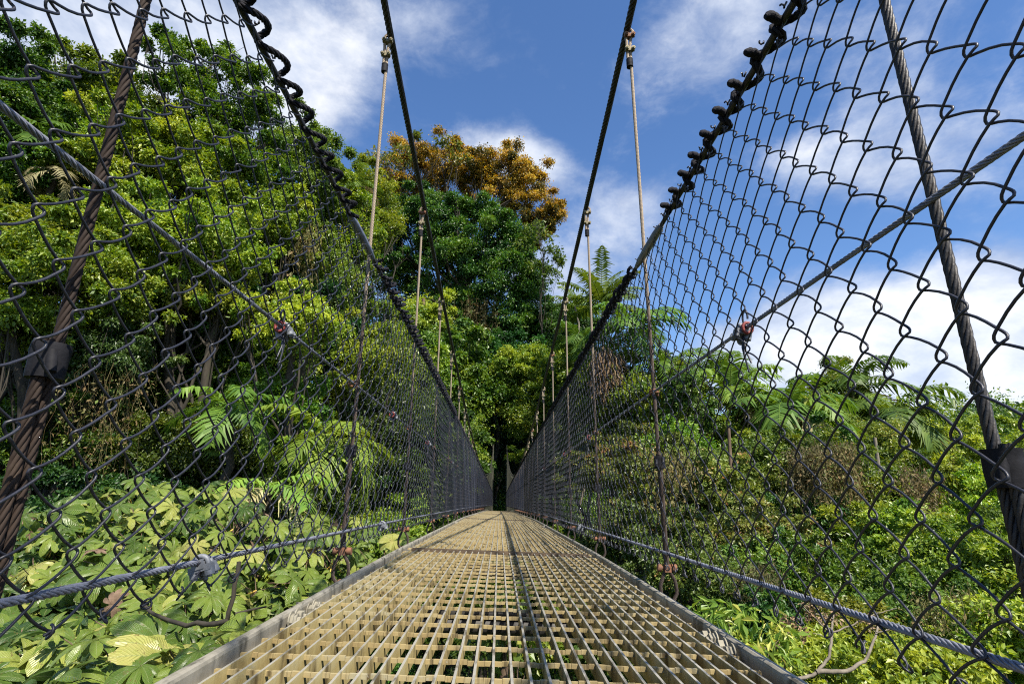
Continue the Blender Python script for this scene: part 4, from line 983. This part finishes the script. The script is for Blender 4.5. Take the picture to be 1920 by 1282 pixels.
def blobmask():
    tot = None
    for px,py,r,sq,wt in CLOUDS:
        d = ray(px,py); d/=np.linalg.norm(d)
        sub = t.n('ShaderNodeVectorMath', operation='SUBTRACT'); t.l(tc, sub.inputs[0]); sub.inputs[1].default_value = d
        mul = t.n('ShaderNodeVectorMath', operation='MULTIPLY'); t.l(sub.outputs[0], mul.inputs[0]); mul.inputs[1].default_value = (1,1,sq)
        ln = t.n('ShaderNodeVectorMath', operation='LENGTH'); t.l(mul.outputs[0], ln.inputs[0])
        mr = t.n('ShaderNodeMapRange', interpolation_type='SMOOTHSTEP'); mr.inputs[1].default_value = r; mr.inputs[2].default_value = 0; mr.inputs[3].default_value=0; mr.inputs[4].default_value=wt
        t.l(ln.outputs['Value'], mr.inputs[0])
        tot = mr.outputs[0] if tot is None else t.math('ADD', tot, mr.outputs[0])
    return tot
CLOUDS = [ # px, py, radius, vertical squash, weight
 (60,120,.36,1.2,.75),(400,60,.30,1.1,.60),(560,170,.20,1.1,.50),(700,40,.16,1.6,.40),(850,90,.16,1.8,.22),
 (950,290,.15,1.7,.95),(1010,330,.11,1.8,.50),(620,560,.2,1.5,.5),(1100,470,.22,1.5,.50),(1060,560,.14,1.5,.35),
 (1280,60,.22,1.2,.36),(1430,20,.20,1.6,.42),(1640,300,.24,1.8,.62),(1500,300,.14,2,.22),(1850,330,.2,1.8,.35),(1800,60,.35,1.5,.30),(1120,360,.14,2.2,.3),(1240,350,.1,2,.25),
 (1000,500,.16,1.6,.4),(1180,420,.13,1.6,.32),(1450,660,.20,1.6,.80),(1600,610,.25,1.5,.92),(1760,650,.28,1.7,.90),(1900,580,.20,1.6,.70),(1880,760,.16,2.2,.60),(1350,700,.2,1.7,.6)]
bm = blobmask()
mp = t.n('ShaderNodeMapping'); mp.inputs['Scale'].default_value=(1,1,1.7); t.l(tc, mp.inputs[0])
n1 = t.noise(4.6, 12, .60, mp.outputs[0], .25); n2 = t.noise(17., 9, .66, mp.outputs[0], .4)
dens = t.math('ADD', bm, t.math('MULTIPLY', t.math('SUBTRACT', n1, .5), 1.55)); dens = t.math('ADD', dens, t.math('MULTIPLY_ADD', n2, .50, -.25+.07))
mr = t.n('ShaderNodeMapRange', interpolation_type='SMOOTHSTEP'); mr.inputs[1].default_value=.22; mr.inputs[2].default_value=1.02; t.l(dens, mr.inputs[0])
cov = t.math('MULTIPLY', mr.outputs[0], .88)
# cloud body: bright tops, blue grey bases
n3 = t.noise(6.0, 6, .6, mp.outputs[0], .2)
cc = t.ramp(t.math('ADD', t.math('MULTIPLY',n3,.9), t.math('MULTIPLY',dens,.12)), [(.40,(.40,.47,.63)),(.56,(.62,.68,.80)),(.72,(.93,.94,.96))])
hs = t.n('ShaderNodeHueSaturation', i_Saturation=1.18, i_Value=1.0, i_Hue=.505); t.l(sky.outputs[0], hs.inputs['Color'])
b1 = t.n('ShaderNodeBackground', i_Strength=.104); t.l(hs.outputs[0], b1.inputs[0])
b2 = t.n('ShaderNodeBackground', i_Strength=.62); t.l(cc, b2.inputs[0])
mx = t.n('ShaderNodeMixShader'); t.l(cov, mx.inputs[0]); t.l(b1.outputs[0], mx.inputs[1]); t.l(b2.outputs[0], mx.inputs[2])
t.l(mx.outputs[0], t.out.inputs[0])
S.view_settings.view_transform='Standard'; S.view_settings.look='None'; S.view_settings.exposure=1.02; S.view_settings.gamma=1
c = S.cycles; c.max_bounces=5; c.diffuse_bounces=2; c.glossy_bounces=2; c.transmission_bounces=3; c.transparent_max_bounces=4; c.use_denoising=DENOISE
c.caustics_reflective=False; c.caustics_refractive=False; c.filter_width=1.1
